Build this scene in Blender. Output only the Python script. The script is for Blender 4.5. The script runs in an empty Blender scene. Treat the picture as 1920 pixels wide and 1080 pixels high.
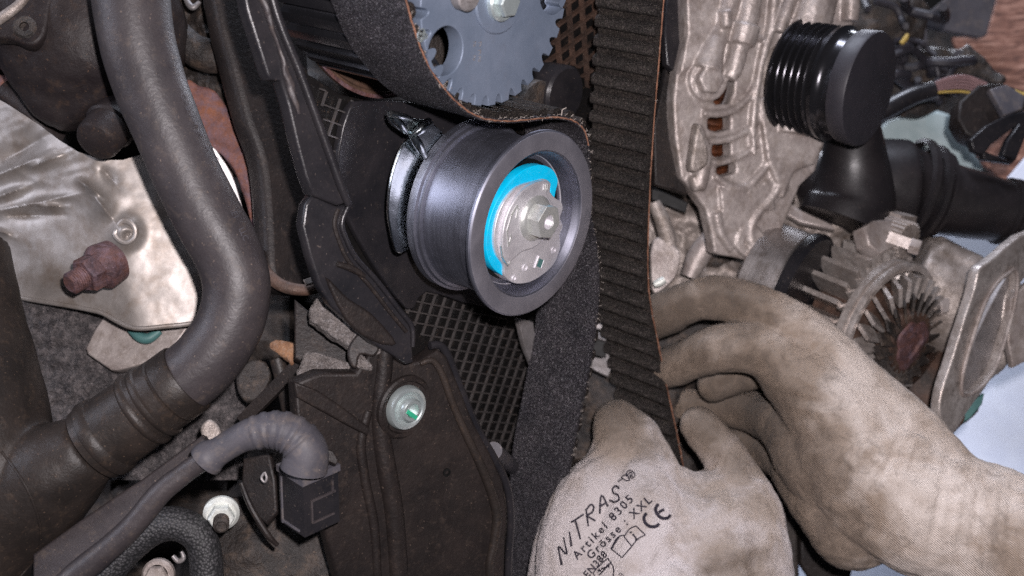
import bpy, bmesh, math, random
import numpy as np
from mathutils import Vector, Matrix, noise
from mathutils.bvhtree import BVHTree

random.seed(7)
SC = bpy.context.scene
COL = SC.collection

# ------------------------------------------------------------------ scale
S = 0.0002          # one working unit = 0.2 mm (about one photo pixel at the tensioner)
D = 2200.0          # camera distance to the tensioner, working units (0.44 m)

# ------------------------------------------------------------------ camera
cam_d = bpy.data.cameras.new("camera")
cam = bpy.data.objects.new("camera", cam_d)
COL.objects.link(cam)
cam.location = (0, -D * S, 0)
cam.rotation_euler = (math.radians(90), 0, 0)
cam_d.sensor_width = 36.0
cam_d.lens = 36.0 * D / 1920.0
cam_d.clip_start = 0.01
cam_d.clip_end = 50
cam_d.dof.use_dof = True
cam_d.dof.focus_distance = D * S * 1.0
cam_d.dof.aperture_fstop = 10.0
SC.camera = cam

# ------------------------------------------------------------------ world + lamps (a workshop, not daylight)
w = bpy.data.worlds.new("World")
SC.world = w
w.use_nodes = True
bg = w.node_tree.nodes["Background"]
bg.inputs[0].default_value = (0.56, 0.60, 0.78, 1)
bg.inputs[1].default_value = 0.05

def area(name, loc, target, sx, sy, power, color):
    l = bpy.data.lights.new(name, 'AREA')
    l.shape = 'RECTANGLE'; l.size = sx; l.size_y = sy
    l.energy = power; l.color = color
    o = bpy.data.objects.new(name, l); COL.objects.link(o)
    o.location = loc
    d = Vector(target) - Vector(loc)
    o.rotation_euler = d.to_track_quat('-Z', 'Y').to_euler()
    return o

# open workshop door on the left, ceiling tube overhead, phone flash beside the lens
area("door_light", (-0.95, -0.42, 0.36), (0, 0, 0), 0.42, 0.55, 5.6, (0.80, 0.84, 1.0))
area("ceiling_lamp", (0.06, 0.10, 0.92), (0.04, 0.08, 0), 0.5, 0.12, 10.0, (0.80, 0.85, 1.0))
area("rear_lamp", (0.22, 0.66, 0.58), (0.14, 0.09, 0.05), 0.5, 0.10, 5.5, (0.84, 0.88, 1.0))
area("flash_lamp", (0.022, -0.445, 0.03), (0.02, 0.0, -0.02), 0.012, 0.012, 3.8, (1.0, 0.93, 0.95))

SC.view_settings.view_transform = 'Standard'
SC.view_settings.look = 'None'
SC.view_settings.exposure = -0.06
SC.view_settings.gamma = 1.0
SC.cycles.use_denoising = False
SC.cycles.sample_clamp_direct = 4.0
SC.cycles.sample_clamp_indirect = 2.0

# ------------------------------------------------------------------ geometry helpers
A = Vector((0.752, -0.600, -0.272)).normalized()      # axis of the engine front (pulley axes)
V = Vector((0.340, 0.0, 0.940)); V = (V - A * V.dot(A)).normalized()
W = V.cross(A).normalized()
if W.x < 0: W = -W
CAM = Vector((0, -D, 0))
def P(px, py, y=0.0):
    k = (D + y) / D
    return Vector(((px - 960.0) * k, y, (540.0 - py) * k))
C0 = P(1001, 421, 0)
def ray(px, py):
    return Vector((px - 960.0, D, 540.0 - py))
def hit(px, py, pt, n):
    r = ray(px, py)
    s = (pt - CAM).dot(n) / r.dot(n)
    return CAM + r * s
def Ep(px, py, t=0.0):
    return hit(px, py, C0 + A * t, A)
def kf(p):                       # working units per photo pixel at p
    return (D + p.y) / D

def catmull(pts, n=8, closed=False):
    pts = [tuple(p) for p in pts]
    out = []
    N = len(pts)
    rng = range(N) if closed else range(N - 1)
    a = np.array(pts, float)
    for i in rng:
        if closed:
            p0, p1, p2, p3 = a[(i-1) % N], a[i], a[(i+1) % N], a[(i+2) % N]
        else:
            p0, p1, p2, p3 = a[max(i-1, 0)], a[i], a[i+1], a[min(i+2, N-1)]
        for k in range(n):
            t = k / n
            out.append(0.5 * ((2*p1) + (-p0+p2)*t + (2*p0-5*p1+4*p2-p3)*t*t + (-p0+3*p1-3*p2+p3)*t**3))
    if not closed: out.append(a[-1])
    return out

def basis(n, up=None):
    n = Vector(n).normalized()
    up = Vector(up) if up is not None else Vector((0, 0, 1))
    if abs(n.dot(up)) > 0.97 * up.length: up = Vector((1, 0, 0))
    v = (up - n * up.dot(n)).normalized()
    u = v.cross(n).normalized()
    return u, v, n

class MB:
    def __init__(s): s.v = []; s.f = []
    def add(s, vs, fs):
        b = len(s.v); s.v += [Vector(x) for x in vs]; s.f += [tuple(i + b for i in f) for f in fs]; return s
    def box(s, c, u, v, n, hu, hv, hn):
        vs = [c + u*(hu*a) + v*(hv*b) + n*(hn*k) for k in (-1, 1) for a, b in ((-1,-1),(1,-1),(1,1),(-1,1))]
        return s.add(vs, [(3,2,1,0),(4,5,6,7),(0,1,5,4),(1,2,6,5),(2,3,7,6),(3,0,4,7)])
    def bar(s, p, q, hw, hh, up=(0,0,1)):
        d = (q - p); u, v, n = basis(d, up)
        return s.box((p + q) / 2, u, v, n, hw, hh, d.length / 2)
    def lathe(s, c, ax, prof, seg=64, up=None, a0=0, a1=None, wob=None):
        u, v, n = basis(ax, up)
        full = a1 is None
        a1_ = 2*math.pi if full else a1
        m = seg if full else seg + 1
        vs = []
        for (t, r) in prof:
            for i in range(m):
                a = a0 + (a1_ - a0) * i / seg
                rr = r * (wob(a, t) if wob else 1)
                vs.append(c + n*t + (u*math.cos(a) + v*math.sin(a))*rr)
        fs = []
        for j in range(len(prof) - 1):
            for i in range(m if full else seg):
                i2 = (i + 1) % m
                fs.append((j*m+i, j*m+i2, (j+1)*m+i2, (j+1)*m+i))
        return s.add(vs, fs)
    def tube(s, pts, rad, seg=20, n=6, caps=True, rfun=None):
        # pts: 3D, rad: radius per point
        q = catmull([(*p, r) for p, r in zip(pts, rad)], n)
        C = [Vector(x[:3]) for x in q]; R = [float(x[3]) for x in q]
        up = None; vs = []
        for i in range(len(C)):
            t = (C[min(i+1, len(C)-1)] - C[max(i-1, 0)]).normalized()
            if up is None:
                u, v, _ = basis(t)
            else:
                v = (up - t*up.dot(t)).normalized(); u = v.cross(t)
            up = v
            r = R[i] * (rfun(i / (len(C)-1)) if rfun else 1)
            for k in range(seg):
                a = 2*math.pi*k/seg
                vs.append(C[i] + (u*math.cos(a) + v*math.sin(a))*r)
        fs = [(i*seg+k, i*seg+(k+1) % seg, (i+1)*seg+(k+1) % seg, (i+1)*seg+k) for i in range(len(C)-1) for k in range(seg)]
        if caps:
            fs.append(tuple(reversed(range(seg)))); fs.append(tuple(range((len(C)-1)*seg, len(C)*seg)))
        return s.add(vs, fs)
    def ball(s, c, r, seg=14, ring=9, sq=(1,1,1), R=None):
        vs = []; fs = []
        for j in range(ring + 1):
            th = math.pi * j / ring
            for i in range(seg):
                a = 2*math.pi*i/seg
                d = Vector((math.sin(th)*math.cos(a)*sq[0], math.sin(th)*math.sin(a)*sq[1], math.cos(th)*sq[2]))
                if R is not None: d = R @ d
                vs.append(c + d*r)
        for j in range(ring):
            for i in range(seg):
                fs.append((j*seg+i, (j+1)*seg+i, (j+1)*seg+(i+1) % seg, j*seg+(i+1) % seg))
        return s.add(vs, fs)
    def hexnut(s, c, ax, r, h, dome=0.0, rot=0.0):
        u, v, n = basis(ax)
        pr = [(0, r), (h*0.86, r), (h, r*0.88)]
        vs = []
        for t, rr in pr:
            for i in range(6):
                a = rot + math.pi/3*i
                vs.append(c + n*t + (u*math.cos(a) + v*math.sin(a))*rr)
        fs = [(j*6+i, j*6+(i+1) % 6, (j+1)*6+(i+1) % 6, (j+1)*6+i) for j in range(2) for i in range(6)]
        fs += [tuple(range(12, 18)), tuple(reversed(range(6)))]
        return s.add(vs, fs)
    def plate(s, outlines, o, u, v, n, th, bev=1.5, res=2):
        # outlines: list of closed 2D loops in (u,v); first outer, others holes. front face at o, body goes to -n*th
        cu = bpy.data.curves.new("t", 'CURVE'); cu.dimensions = '2D'; cu.fill_mode = 'BOTH'
        cu.extrude = max(th/2 - bev, 0.01); cu.bevel_depth = bev; cu.bevel_resolution = res; cu.offset = -bev
        for ol in outlines:
            sp = cu.splines.new('POLY'); sp.points.add(len(ol) - 1)
            for k, (x, y) in enumerate(ol): sp.points[k].co = (x, y, 0, 1)
            sp.use_cyclic_u = True
        ob = bpy.data.objects.new("t", cu); COL.objects.link(ob)
        me = bpy.data.meshes.new_from_object(ob.evaluated_get(bpy.context.evaluated_depsgraph_get()))
        c = o - n*(th/2)
        vs = [c + u*p.co.x + v*p.co.y + n*p.co.z for p in me.vertices]
        fs = [tuple(p.vertices) for p in me.polygons]
        bpy.data.objects.remove(ob); bpy.data.meshes.remove(me); bpy.data.curves.remove(cu)
        return s.add(vs, fs)
    def ppx(s, loops, pt, n, th, bev=1.5, smooth=0, up=None):
        # loops traced in photo pixels, laid on the plane (pt, n); body goes away from n
        u, v, nn = basis(n, up)
        L = []
        for lp in loops:
            q = catmull(lp, smooth, True) if smooth else lp
            l2 = []
            for a in q:
                h = hit(a[0], a[1], pt, nn) - pt
                l2.append((h.dot(u), h.dot(v)))
            L.append(l2)
        return s.plate(L, pt, u, v, nn, th, bev)
    def merge_weld(s, d=0.05):
        return s

def displace(vs_mb, amp, freq, seed=0.0, octs=3):
    # shove vertices by fractal noise (real relief)
    for i, p in enumerate(vs_mb.v):
        q = p * freq + Vector((seed, seed*1.7, -seed))
        vs_mb.v[i] = p + Vector((noise.fractal(q, 1.0, 2.0, octs), noise.fractal(q + Vector((31, 7, 3)), 1.0, 2.0, octs), noise.fractal(q + Vector((5, 91, 13)), 1.0, 2.0, octs))) * amp

def remesh(mb, vox, smooth=6, relief=None, fac=0.5):
    me = bpy.data.meshes.new("t")
    me.from_pydata([tuple(v) for v in mb.v], [], mb.f); me.validate(); me.update()
    bm = bmesh.new(); bm.from_mesh(me); bmesh.ops.recalc_face_normals(bm, faces=bm.faces[:]); bm.to_mesh(me); bm.free()
    ob = bpy.data.objects.new("t", me); COL.objects.link(ob)
    m = ob.modifiers.new("r", 'REMESH'); m.mode = 'VOXEL'; m.voxel_size = vox
    if smooth:
        m2 = ob.modifiers.new("s", 'SMOOTH'); m2.iterations = smooth; m2.factor = fac
    m3 = bpy.data.meshes.new_from_object(ob.evaluated_get(bpy.context.evaluated_depsgraph_get()))
    n = len(m3.vertices)
    co = np.empty(n*3); m3.vertices.foreach_get('co', co); co = co.reshape(-1, 3)
    if relief:
        nr = np.array([tuple(x.vector) for x in m3.vertex_normals])
        d = np.array([relief(Vector(c), Vector(k)) for c, k in zip(co, nr)])
        co = co + nr * d[:, None]
    out = MB(); out.v = [Vector(c) for c in co]; out.f = [tuple(p.vertices) for p in m3.polygons]
    bpy.data.objects.remove(ob); bpy.data.meshes.remove(me); bpy.data.meshes.remove(m3)
    return out

# ------------------------------------------------------------------ object helpers
ORG = {}
def tag(o, label=None, cat=None, group=None, kind=None):
    if label: o['label'] = label
    if cat: o['category'] = cat
    if group: o['group'] = group
    if kind: o['kind'] = kind
def thing(name, label, cat, org, group=None, kind=None):
    o = bpy.data.objects.new(name, None); COL.objects.link(o)
    o.empty_display_size = 0.01
    o.location = Vector(org) * S
    ORG[o.name] = Vector(org)
    tag(o, label, cat, group, kind)
    return o
def build(mb, name, mat, parent=None, sharp=35, label=None, cat=None, group=None, kind=None, org=None):
    if parent is not None: o0 = ORG[parent.name]
    elif org is not None: o0 = Vector(org)
    else:
        o0 = sum(mb.v, Vector()) / len(mb.v)
    me = bpy.data.meshes.new(name)
    me.from_pydata([tuple((v - o0) * S) for v in mb.v], [], mb.f)
    me.validate()
    bm = bmesh.new(); bm.from_mesh(me); bmesh.ops.recalc_face_normals(bm, faces=bm.faces[:]); bm.to_mesh(me); bm.free()
    me.polygons.foreach_set('use_smooth', [True] * len(me.polygons))
    me.set_sharp_from_angle(angle=math.radians(sharp))
    me.update()
    me.materials.append(mat)
    o = bpy.data.objects.new(name, me); COL.objects.link(o)
    if parent is not None: o.parent = parent; ORG[o.name] = o0
    else: o.location = o0 * S; ORG[o.name] = o0
    tag(o, label, cat, group, kind)
    return o

# ------------------------------------------------------------------ materials
U = 1.0 / (S * 100.0)        # texture unit = 100 working units
def new_mat(name):
    m = bpy.data.materials.new(name); m.use_nodes = True
    nt = m.node_tree; b = nt.nodes["Principled BSDF"]
    return m, nt, b
def coords(nt, scale=(1, 1, 1), axis=None, mul=1.0):
    tc = nt.nodes.new('ShaderNodeTexCoord')
    mp = nt.nodes.new('ShaderNodeMapping'); mp.vector_type = 'POINT'
    if axis is not None:
        r = Vector(axis).rotation_difference(Vector((0, 0, 1))).to_euler()
        mp.inputs['Rotation'].default_value = r
        nt.links.new(tc.outputs['Object'], mp.inputs['Vector'])
        m2 = nt.nodes.new('ShaderNodeMapping'); m2.inputs['Scale'].default_value = [U*s*mul for s in scale]
        nt.links.new(mp.outputs[0], m2.inputs['Vector'])
        return m2.outputs[0]
    mp.inputs['Scale'].default_value = [U*s*mul for s in scale]
    nt.links.new(tc.outputs['Object'], mp.inputs['Vector'])
    return mp.outputs[0]
def nz(nt, vec, scale, detail=4, rough=0.55, dist=0.0):
    n = nt.nodes.new('ShaderNodeTexNoise'); n.inputs['Scale'].default_value = scale
    n.inputs['Detail'].default_value = detail; n.inputs['Roughness'].default_value = rough
    n.inputs['Distortion'].default_value = dist
    nt.links.new(vec, n.inputs['Vector']); return n.outputs['Fac']
def ramp(nt, fac, stops):
    r = nt.nodes.new('ShaderNodeValToRGB')
    e = r.color_ramp.elements
    while len(e) < len(stops): e.new(0.5)
    for k, (p, c) in enumerate(stops):
        e[k].position = p; e[k].color = c if len(c) == 4 else (*c, 1)
    nt.links.new(fac, r.inputs[0]); return r.outputs[0]
def mixc(nt, fac, a, b, mode='MIX'):
    m = nt.nodes.new('ShaderNodeMix'); m.data_type = 'RGBA'; m.blend_type = mode
    for s, x in ((0, fac), (6, a), (7, b)):
        if isinstance(x, (float, int)): m.inputs[s].default_value = x
        elif isinstance(x, tuple): m.inputs[s].default_value = (*x, 1) if len(x) == 3 else x
        else: nt.links.new(x, m.inputs[s])
    return m.outputs[2]
def math_(nt, op, a, b=None, clamp=False):
    m = nt.nodes.new('ShaderNodeMath'); m.operation = op; m.use_clamp = clamp
    for i, x in enumerate((a, b)):
        if x is None: continue
        if isinstance(x, (float, int)): m.inputs[i].default_value = x
        else: nt.links.new(x, m.inputs[i])
    return m.outputs[0]
def bumpn(nt, h, strength, dist, prev=None):
    b = nt.nodes.new('ShaderNodeBump'); b.inputs['Strength'].default_value = strength
    b.inputs['Distance'].default_value = dist * S
    nt.links.new(h, b.inputs['Height'])
    if prev is not None: nt.links.new(prev, b.inputs['Normal'])
    return b.outputs[0]

def surf(name, c1, c2, rough=0.5, metal=0.0, ns=1.2, dust=None, dustamt=0.4, dscale=2.5, bump=0.5, bscale=14, bdist=3,
         grain=0.25, gscale=40, spec=0.5, rvar=0.15, coat=0.0):
    m, nt, b = new_mat(name)
    vec = coords(nt)
    big = nz(nt, vec, ns, 6, 0.6, 0.4)
    col = ramp(nt, big, [(0.32, c1), (0.68, c2)])
    if dust is not None:
        d = nz(nt, vec, dscale, 9, 0.68, 0.3)
        lo = 0.62 - 0.35*dustamt
        df = ramp(nt, d, [(lo, (0,0,0)), (lo + 0.28, (1,1,1))])
        dfm = math_(nt, 'MULTIPLY', df, min(1, dustamt*1.6))
        col = mixc(nt, dfm, col, dust)
    if dust is not None and metal < 0.3:
        sk = nz(nt, vec, 19, 2, 0.5)
        skf = ramp(nt, sk, [(0.70, (0,0,0)), (0.73, (1,1,1))])
        col = mixc(nt, math_(nt, 'MULTIPLY', skf, 0.22), col, tuple(min(0.6, x*2.6) for x in dust))
    g = nz(nt, vec, gscale, 3, 0.7)
    gr = ramp(nt, g, [(0.25, (1-grain,)*3), (0.75, (1+grain,)*3)])
    col = mixc(nt, 1.0, col, gr, 'MULTIPLY')
    nt.links.new(col, b.inputs['Base Color'])
    b.inputs['Metallic'].default_value = metal
    rr = math_(nt, 'ADD', math_(nt, 'MULTIPLY', nz(nt, vec, ns*3.3, 6, 0.65), rvar*2), rough - rvar, True)
    nt.links.new(rr, b.inputs['Roughness'])
    b.inputs['Specular IOR Level'].default_value = spec
    if coat: b.inputs['Coat Weight'].default_value = coat; b.inputs['Coat Roughness'].default_value = 0.15
    h1 = nz(nt, vec, bscale, 6, 0.62)
    n1 = bumpn(nt, h1, bump, bdist)
    h2 = nz(nt, vec, gscale*0.8, 2, 0.6)
    n2 = bumpn(nt, h2, bump*0.5, bdist*0.35, n1)
    nt.links.new(n2, b.inputs['Normal'])
    return m

M = {}
M['hose'] = surf('rubber_hose', (0.027,0.023,0.025), (0.050,0.042,0.043), 0.46, 0, 0.9, (0.16,0.12,0.09), 0.24, 5.5, 0.45, 10, 2, 0.25, 45, 0.38)
M['duct'] = surf('black_duct', (0.013,0.0105,0.0095), (0.030,0.0225,0.019), 0.46, 0, 0.8, (0.11,0.072,0.048), 0.24, 6, 0.5, 9, 2, 0.25, 45, 0.3)
M['duct_clean'] = surf('black_plastic_duct', (0.008,0.007,0.008), (0.016,0.013,0.014), 0.42, 0, 0.8, (0.06,0.045,0.04), 0.12, 2.2, 0.2, 9, 1.5, 0.2, 45, 0.45)
M['plastic'] = surf('black_plastic', (0.008,0.0065,0.0065), (0.020,0.015,0.0135), 0.50, 0, 1.1, (0.10,0.072,0.056), 0.22, 6.5, 0.6, 12, 2.2, 0.3, 50, 0.25)
M['plastic_shiny'] = surf('glossy_black_plastic', (0.009,0.009,0.011), (0.02,0.018,0.02), 0.30, 0, 1.1, (0.10,0.078,0.065), 0.16, 6, 0.3, 12, 1.6, 0.2, 50, 0.35)
M['lattice'] = surf('lattice_glint_plastic', (0.030,0.027,0.027), (0.06,0.054,0.052), 0.28, 0, 1.3, (0.12,0.08,0.055), 0.20, 4, 0.3, 14, 1.5, 0.2, 50, 0.7)  # ribs of the black guard, lightened to paint glints on them
M['guard'] = surf('guard_plastic', (0.004,0.004,0.004), (0.009,0.008,0.008), 0.45, 0, 1.3, (0.12,0.08,0.055), 0.12, 4, 0.3, 14, 1.5, 0.2, 50, 0.2)
M['cast_dark'] = surf('dark_casting', (0.012,0.0095,0.0085), (0.034,0.026,0.022), 0.6, 0.0, 1.6, (0.14,0.095,0.065), 0.36, 3.2, 0.9, 9, 6, 0.35, 40)
M['cast_grit'] = surf('gritty_iron', (0.022,0.019,0.020), (0.065,0.058,0.058), 0.6, 0.1, 2.6, (0.22,0.19,0.185), 0.46, 7, 1.0, 12, 7, 0.5, 30)
M['canister'] = surf('dark_oily_metal', (0.013,0.010,0.011), (0.030,0.024,0.023), 0.45, 0.0, 0.9, (0.12,0.07,0.04), 0.24, 4, 0.6, 10, 2.5, 0.3, 50, 0.2)
M['shield'] = surf('heat_shield_foil', (0.20,0.178,0.162), (0.36,0.33,0.31), 0.46, 0.45, 1.0, (0.15,0.11,0.08), 0.50, 1.7, 0.10, 5, 2, 0.14, 40, rvar=0.14)
M['shield_clean'] = surf('light_sheet_metal', (0.52,0.49,0.48), (0.68,0.65,0.65), 0.5, 0.35, 1.0, (0.35,0.31,0.27), 0.25, 2.4, 0.3, 7, 2, 0.12, 40)
M['rust'] = surf('rusted_iron', (0.07,0.035,0.04), (0.24,0.085,0.035), 0.8, 0.0, 2.0, (0.13,0.09,0.115), 0.6, 4, 0.8, 13, 4, 0.3, 40)
M['rust_nut'] = surf('rusted_nut', (0.045,0.025,0.030), (0.13,0.055,0.042), 0.66, 0.1, 3.4, (0.17,0.12,0.15), 0.45, 5, 0.9, 16, 3, 0.35, 45)
M['disc'] = surf('brown_disc', (0.035,0.022,0.016), (0.10,0.055,0.036), 0.6, 0.0, 2.0, (0.14,0.10,0.075), 0.25, 4, 0.5, 12, 3, 0.3, 45, 0.3)
M['rust_dark'] = surf('dark_rust', (0.022,0.015,0.012), (0.085,0.045,0.03), 0.65, 0.2, 2.0, (0.18,0.13,0.10), 0.3, 4, 0.6, 12, 3, 0.3, 45)
M['alu'] = surf('cast_aluminium', (0.24,0.20,0.185), (0.47,0.42,0.395), 0.46, 0.35, 1.6, (0.17,0.13,0.10), 0.42, 4.5, 0.5, 10, 3, 0.2, 35)
M['alu_dirty'] = surf('dirty_aluminium', (0.20,0.165,0.145), (0.42,0.37,0.34), 0.5, 0.4, 2.0, (0.09,0.065,0.045), 0.5, 3.2, 0.7, 9, 4, 0.28, 35)
M['zinc'] = surf('zinc_plate', (0.50,0.56,0.56), (0.66,0.74,0.73), 0.3, 0.75, 1.6, (0.45,0.50,0.46), 0.25, 4, 0.25, 9, 1.2, 0.1, 45, rvar=0.1)
M['zinc_white'] = surf('pale_zinc', (0.52,0.54,0.50), (0.70,0.72,0.68), 0.45, 0.35, 2.0, (0.40,0.36,0.28), 0.3, 5, 0.5, 9, 2, 0.15, 45)
M['chrome'] = surf('chromed_steel', (0.55,0.60,0.62), (0.75,0.80,0.80), 0.12, 1.0, 1.6, (0.35,0.30,0.18), 0.18, 3, 0.35, 4, 3, 0.06, 45, rvar=0.06)
M['hubmetal'] = surf('sintered_hub', (0.52,0.50,0.53), (0.74,0.72,0.75), 0.40, 0.6, 1.8, None, 0, 3, 0.35, 7, 2, 0.12, 45, rvar=0.12)
M['boltmetal'] = surf('bolt_steel', (0.50,0.51,0.50), (0.66,0.67,0.64), 0.36, 0.7, 2.0, (0.50,0.47,0.40), 0.3, 5, 0.3, 10, 1.5, 0.12, 45, rvar=0.1)
M['black_seal'] = surf('black_seal', (0.004,0.004,0.004), (0.007,0.007,0.007), 0.5, 0, 1, None, 0, 3, 0.2, 10, 1, 0.1, 45, 0.15)
M['blue'] = surf('blue_plastic', (0.0,0.40,0.66), (0.0,0.48,0.76), 0.42, 0, 1.8, (0.10,0.36,0.46), 0.25, 3, 0.1, 12, 0.8, 0.05, 60, 0.4)
M['teal'] = surf('teal_gasket', (0.04,0.11,0.11), (0.07,0.17,0.16), 0.55, 0, 2, None, 0, 3, 0.3, 12, 1, 0.1, 60)
M['green'] = surf('green_paint', (0.01,0.22,0.12), (0.03,0.35,0.2), 0.5, 0, 2, None, 0, 3, 0.3, 12, 1, 0.1, 60)
M['sprocket'] = surf('grey_sprocket_steel', (0.125,0.156,0.212), (0.170,0.203,0.268), 0.5, 0.35, 1.4, (0.16,0.15,0.17), 0.2, 3, 0.3, 14, 1.2, 0.10, 55, rvar=0.08)
M['foam'] = surf('grey_foam', (0.085,0.074,0.070), (0.18,0.158,0.148), 0.9, 0, 4.0, (0.33,0.31,0.31), 0.4, 14, 1.2, 24, 6, 0.55, 32, 0.2)
M['boot'] = surf('grey_rubber_boot', (0.042,0.040,0.048), (0.074,0.069,0.078), 0.6, 0, 1.5, (0.19,0.15,0.12), 0.34, 4, 0.3, 10, 1.5, 0.12, 50, 0.4)
M['orange'] = surf('orange_dirt', (0.13,0.06,0.03), (0.28,0.145,0.07), 0.8, 0, 4.0, (0.2,0.17,0.15), 0.4, 8, 0.8, 16, 4, 0.3, 40)
M['copper'] = surf('copper_winding', (0.02,0.009,0.006), (0.16,0.05,0.018), 0.45, 0.5, 3, (0.03,0.02,0.015), 0.4, 4, 0.5, 12, 2, 0.3, 45)
M['cord'] = surf('cord_edge', (0.13,0.058,0.035), (0.30,0.15,0.095), 0.8, 0, 6, (0.06,0.04,0.035), 0.35, 12, 0.8, 30, 1.5, 0.4, 55, 0.2)
M['fiber'] = surf('loose_fibre', (0.22,0.19,0.17), (0.35,0.31,0.28), 0.8, 0, 6, None, 0, 12, 0.2, 30, 1, 0.3, 55, 0.2)
M['pulley_black'] = surf('glossy_black_steel', (0.040,0.040,0.045), (0.060,0.058,0.064), 0.20, 0.85, 1.2, (0.08,0.06,0.05), 0.10, 3, 0.15, 9, 1, 0.12, 50, 0.7, rvar=0.06)
M['cap_black'] = surf('matt_black_cap', (0.020,0.019,0.024), (0.030,0.027,0.033), 0.55, 0, 1.2, (0.06,0.05,0.05), 0.14, 3, 0.25, 12, 1, 0.15, 50, 0.4)
M['pale'] = surf('pale_container', (0.28,0.36,0.37), (0.42,0.50,0.51), 0.5, 0, 1.2, (0.4,0.40,0.38), 0.25, 3, 0.2, 9, 1.2, 0.1, 50)
M['whitesurf'] = surf('pale_workbench', (0.66,0.71,0.84), (0.72,0.77,0.88), 0.6, 0, 1.8, (0.36,0.36,0.44), 0.2, 4, 0.3, 9, 2, 0.08, 50)
M['wire_yellow'] = surf('yellow_wire', (0.30,0.20,0.04), (0.42,0.30,0.08), 0.5, 0, 2, None, 0, 3, 0.1, 9, 1, 0.1, 50)
M['wire_pink'] = surf('pink_wire', (0.14,0.08,0.08), (0.22,0.13,0.13), 0.5, 0, 2, None, 0, 3, 0.1, 9, 1, 0.1, 50)
M['ink'] = surf('black_ink', (0.012,0.011,0.016), (0.035,0.03,0.04), 0.8, 0, 9, None, 0, 3, 0.1, 9, 0.5, 0.1, 50, 0.1)
M['mark'] = surf('engraved_mark', (0.42,0.44,0.50), (0.60,0.62,0.68), 0.5, 0.3, 9, None, 0, 3, 0.1, 9, 0.5, 0.1, 50)
M['fin'] = surf('fin_metal', (0.36,0.31,0.28), (0.62,0.57,0.54), 0.36, 0.6, 2.0, (0.08,0.055,0.04), 0.45, 4, 0.5, 9, 3, 0.2, 40)
M['grey_metal'] = surf('grey_metal', (0.16,0.15,0.15), (0.28,0.26,0.26), 0.5, 0.4, 1.6, (0.09,0.07,0.055), 0.4, 3, 0.5, 9, 3, 0.2, 40)

def brushed(name, c1, c2, rough, axis, metal=1.0, ring=26, amount=0.3, spec=0.5, dark=None):
    m, nt, b = new_mat(name)
    vec = coords(nt, (0.02, 0.02, 1.0), axis)
    g = nz(nt, vec, ring, 4, 0.7)
    vec2 = coords(nt)
    g2 = nz(nt, vec2, 1.6, 6, 0.6, 0.5)
    col = ramp(nt, g2, [(0.3, c1), (0.7, c2)])
    gr = ramp(nt, g, [(0.3, (1-amount,)*3), (0.7, (1+amount*0.6,)*3)])
    col = mixc(nt, 1.0, col, gr, 'MULTIPLY')
    if dark is not None:
        d = ramp(nt, nz(nt, vec2, 3.2, 8, 0.7, 0.4), [(0.48, (0,0,0)), (0.7, (1,1,1))])
        col = mixc(nt, math_(nt, 'MULTIPLY', d, 0.7), col, dark)
    nt.links.new(col, b.inputs['Base Color'])
    b.inputs['Metallic'].default_value = metal
    rr = math_(nt, 'ADD', math_(nt, 'MULTIPLY', g, 0.18), rough - 0.09, True)
    rr = math_(nt, 'ADD', rr, math_(nt, 'MULTIPLY', g2, 0.12))
    nt.links.new(rr, b.inputs['Roughness'])
    n1 = bumpn(nt, g, 0.12, 1.0)
    nt.links.new(bumpn(nt, nz(nt, vec2, 9, 3, 0.6), 0.04, 0.8, n1), b.inputs['Normal'])
    return m
M['drum'] = brushed('turned_steel', (0.22,0.225,0.275), (0.31,0.315,0.375), 0.36, A, 0.95, 20, 0.16)
M['rim'] = brushed('ground_steel_rim', (0.20,0.195,0.225), (0.29,0.28,0.315), 0.46, A, 0.7, 20, 0.12)

def beltmat(name, c1, c2, c3, sc=34, tw=None):
    m, nt, b = new_mat(name)
    vec = coords(nt)
    n1 = nt.nodes.new('ShaderNodeTexVoronoi'); n1.inputs['Scale'].default_value = sc
    nt.links.new(vec, n1.inputs['Vector'])
    f = nz(nt, vec, sc*1.1, 3, 0.75)
    big = nz(nt, vec, 1.6, 5, 0.6)
    col = ramp(nt, f, [(0.34, c1), (0.55, c2), (0.72, c3)])
    col = mixc(nt, 1.0, col, ramp(nt, big, [(0.3, (0.7,0.7,0.7)), (0.75, (1.25,1.2,1.15))]), 'MULTIPLY')
    # coloured lint on the cloth
    hue = nt.nodes.new('ShaderNodeTexNoise'); hue.inputs['Scale'].default_value = sc*1.4
    nt.links.new(vec, hue.inputs['Vector'])
    col = mixc(nt, 0.18, col, hue.outputs['Color'], 'OVERLAY')
    nt.links.new(col, b.inputs['Base Color'])
    b.inputs['Roughness'].default_value = 0.8; b.inputs['Specular IOR Level'].default_value = 0.15
    h = f
    if tw:
        a = coords(nt, (1,1,1)); wv = nt.nodes.new('ShaderNodeTexWave'); wv.inputs['Scale'].default_value = tw
        wv.bands_direction = 'DIAGONAL'; wv.inputs['Distortion'].default_value = 1.5; nt.links.new(a, wv.inputs['Vector'])
        h = math_(nt, 'ADD', f, math_(nt, 'MULTIPLY', wv.outputs['Fac'], 0.6))
    nt.links.new(bumpn(nt, h, 1.0, 5), b.inputs['Normal'])
    return m
M['belt_tooth'] = beltmat('belt_tooth_tops', (0.015,0.0135,0.0135), (0.044,0.039,0.037), (0.17,0.15,0.14), 26, 10)
M['belt_back'] = beltmat('belt_back_cloth', (0.012,0.010,0.011), (0.05,0.045,0.046), (0.20,0.19,0.20), 30)
M['belt_smooth'] = beltmat('belt_back_rubber', (0.010,0.009,0.011), (0.034,0.032,0.038), (0.34,0.33,0.36), 34)
M['belt_teeth'] = beltmat('belt_tooth_cloth', (0.010,0.008,0.008), (0.030,0.025,0.023), (0.12,0.105,0.09), 26, 10)

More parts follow.
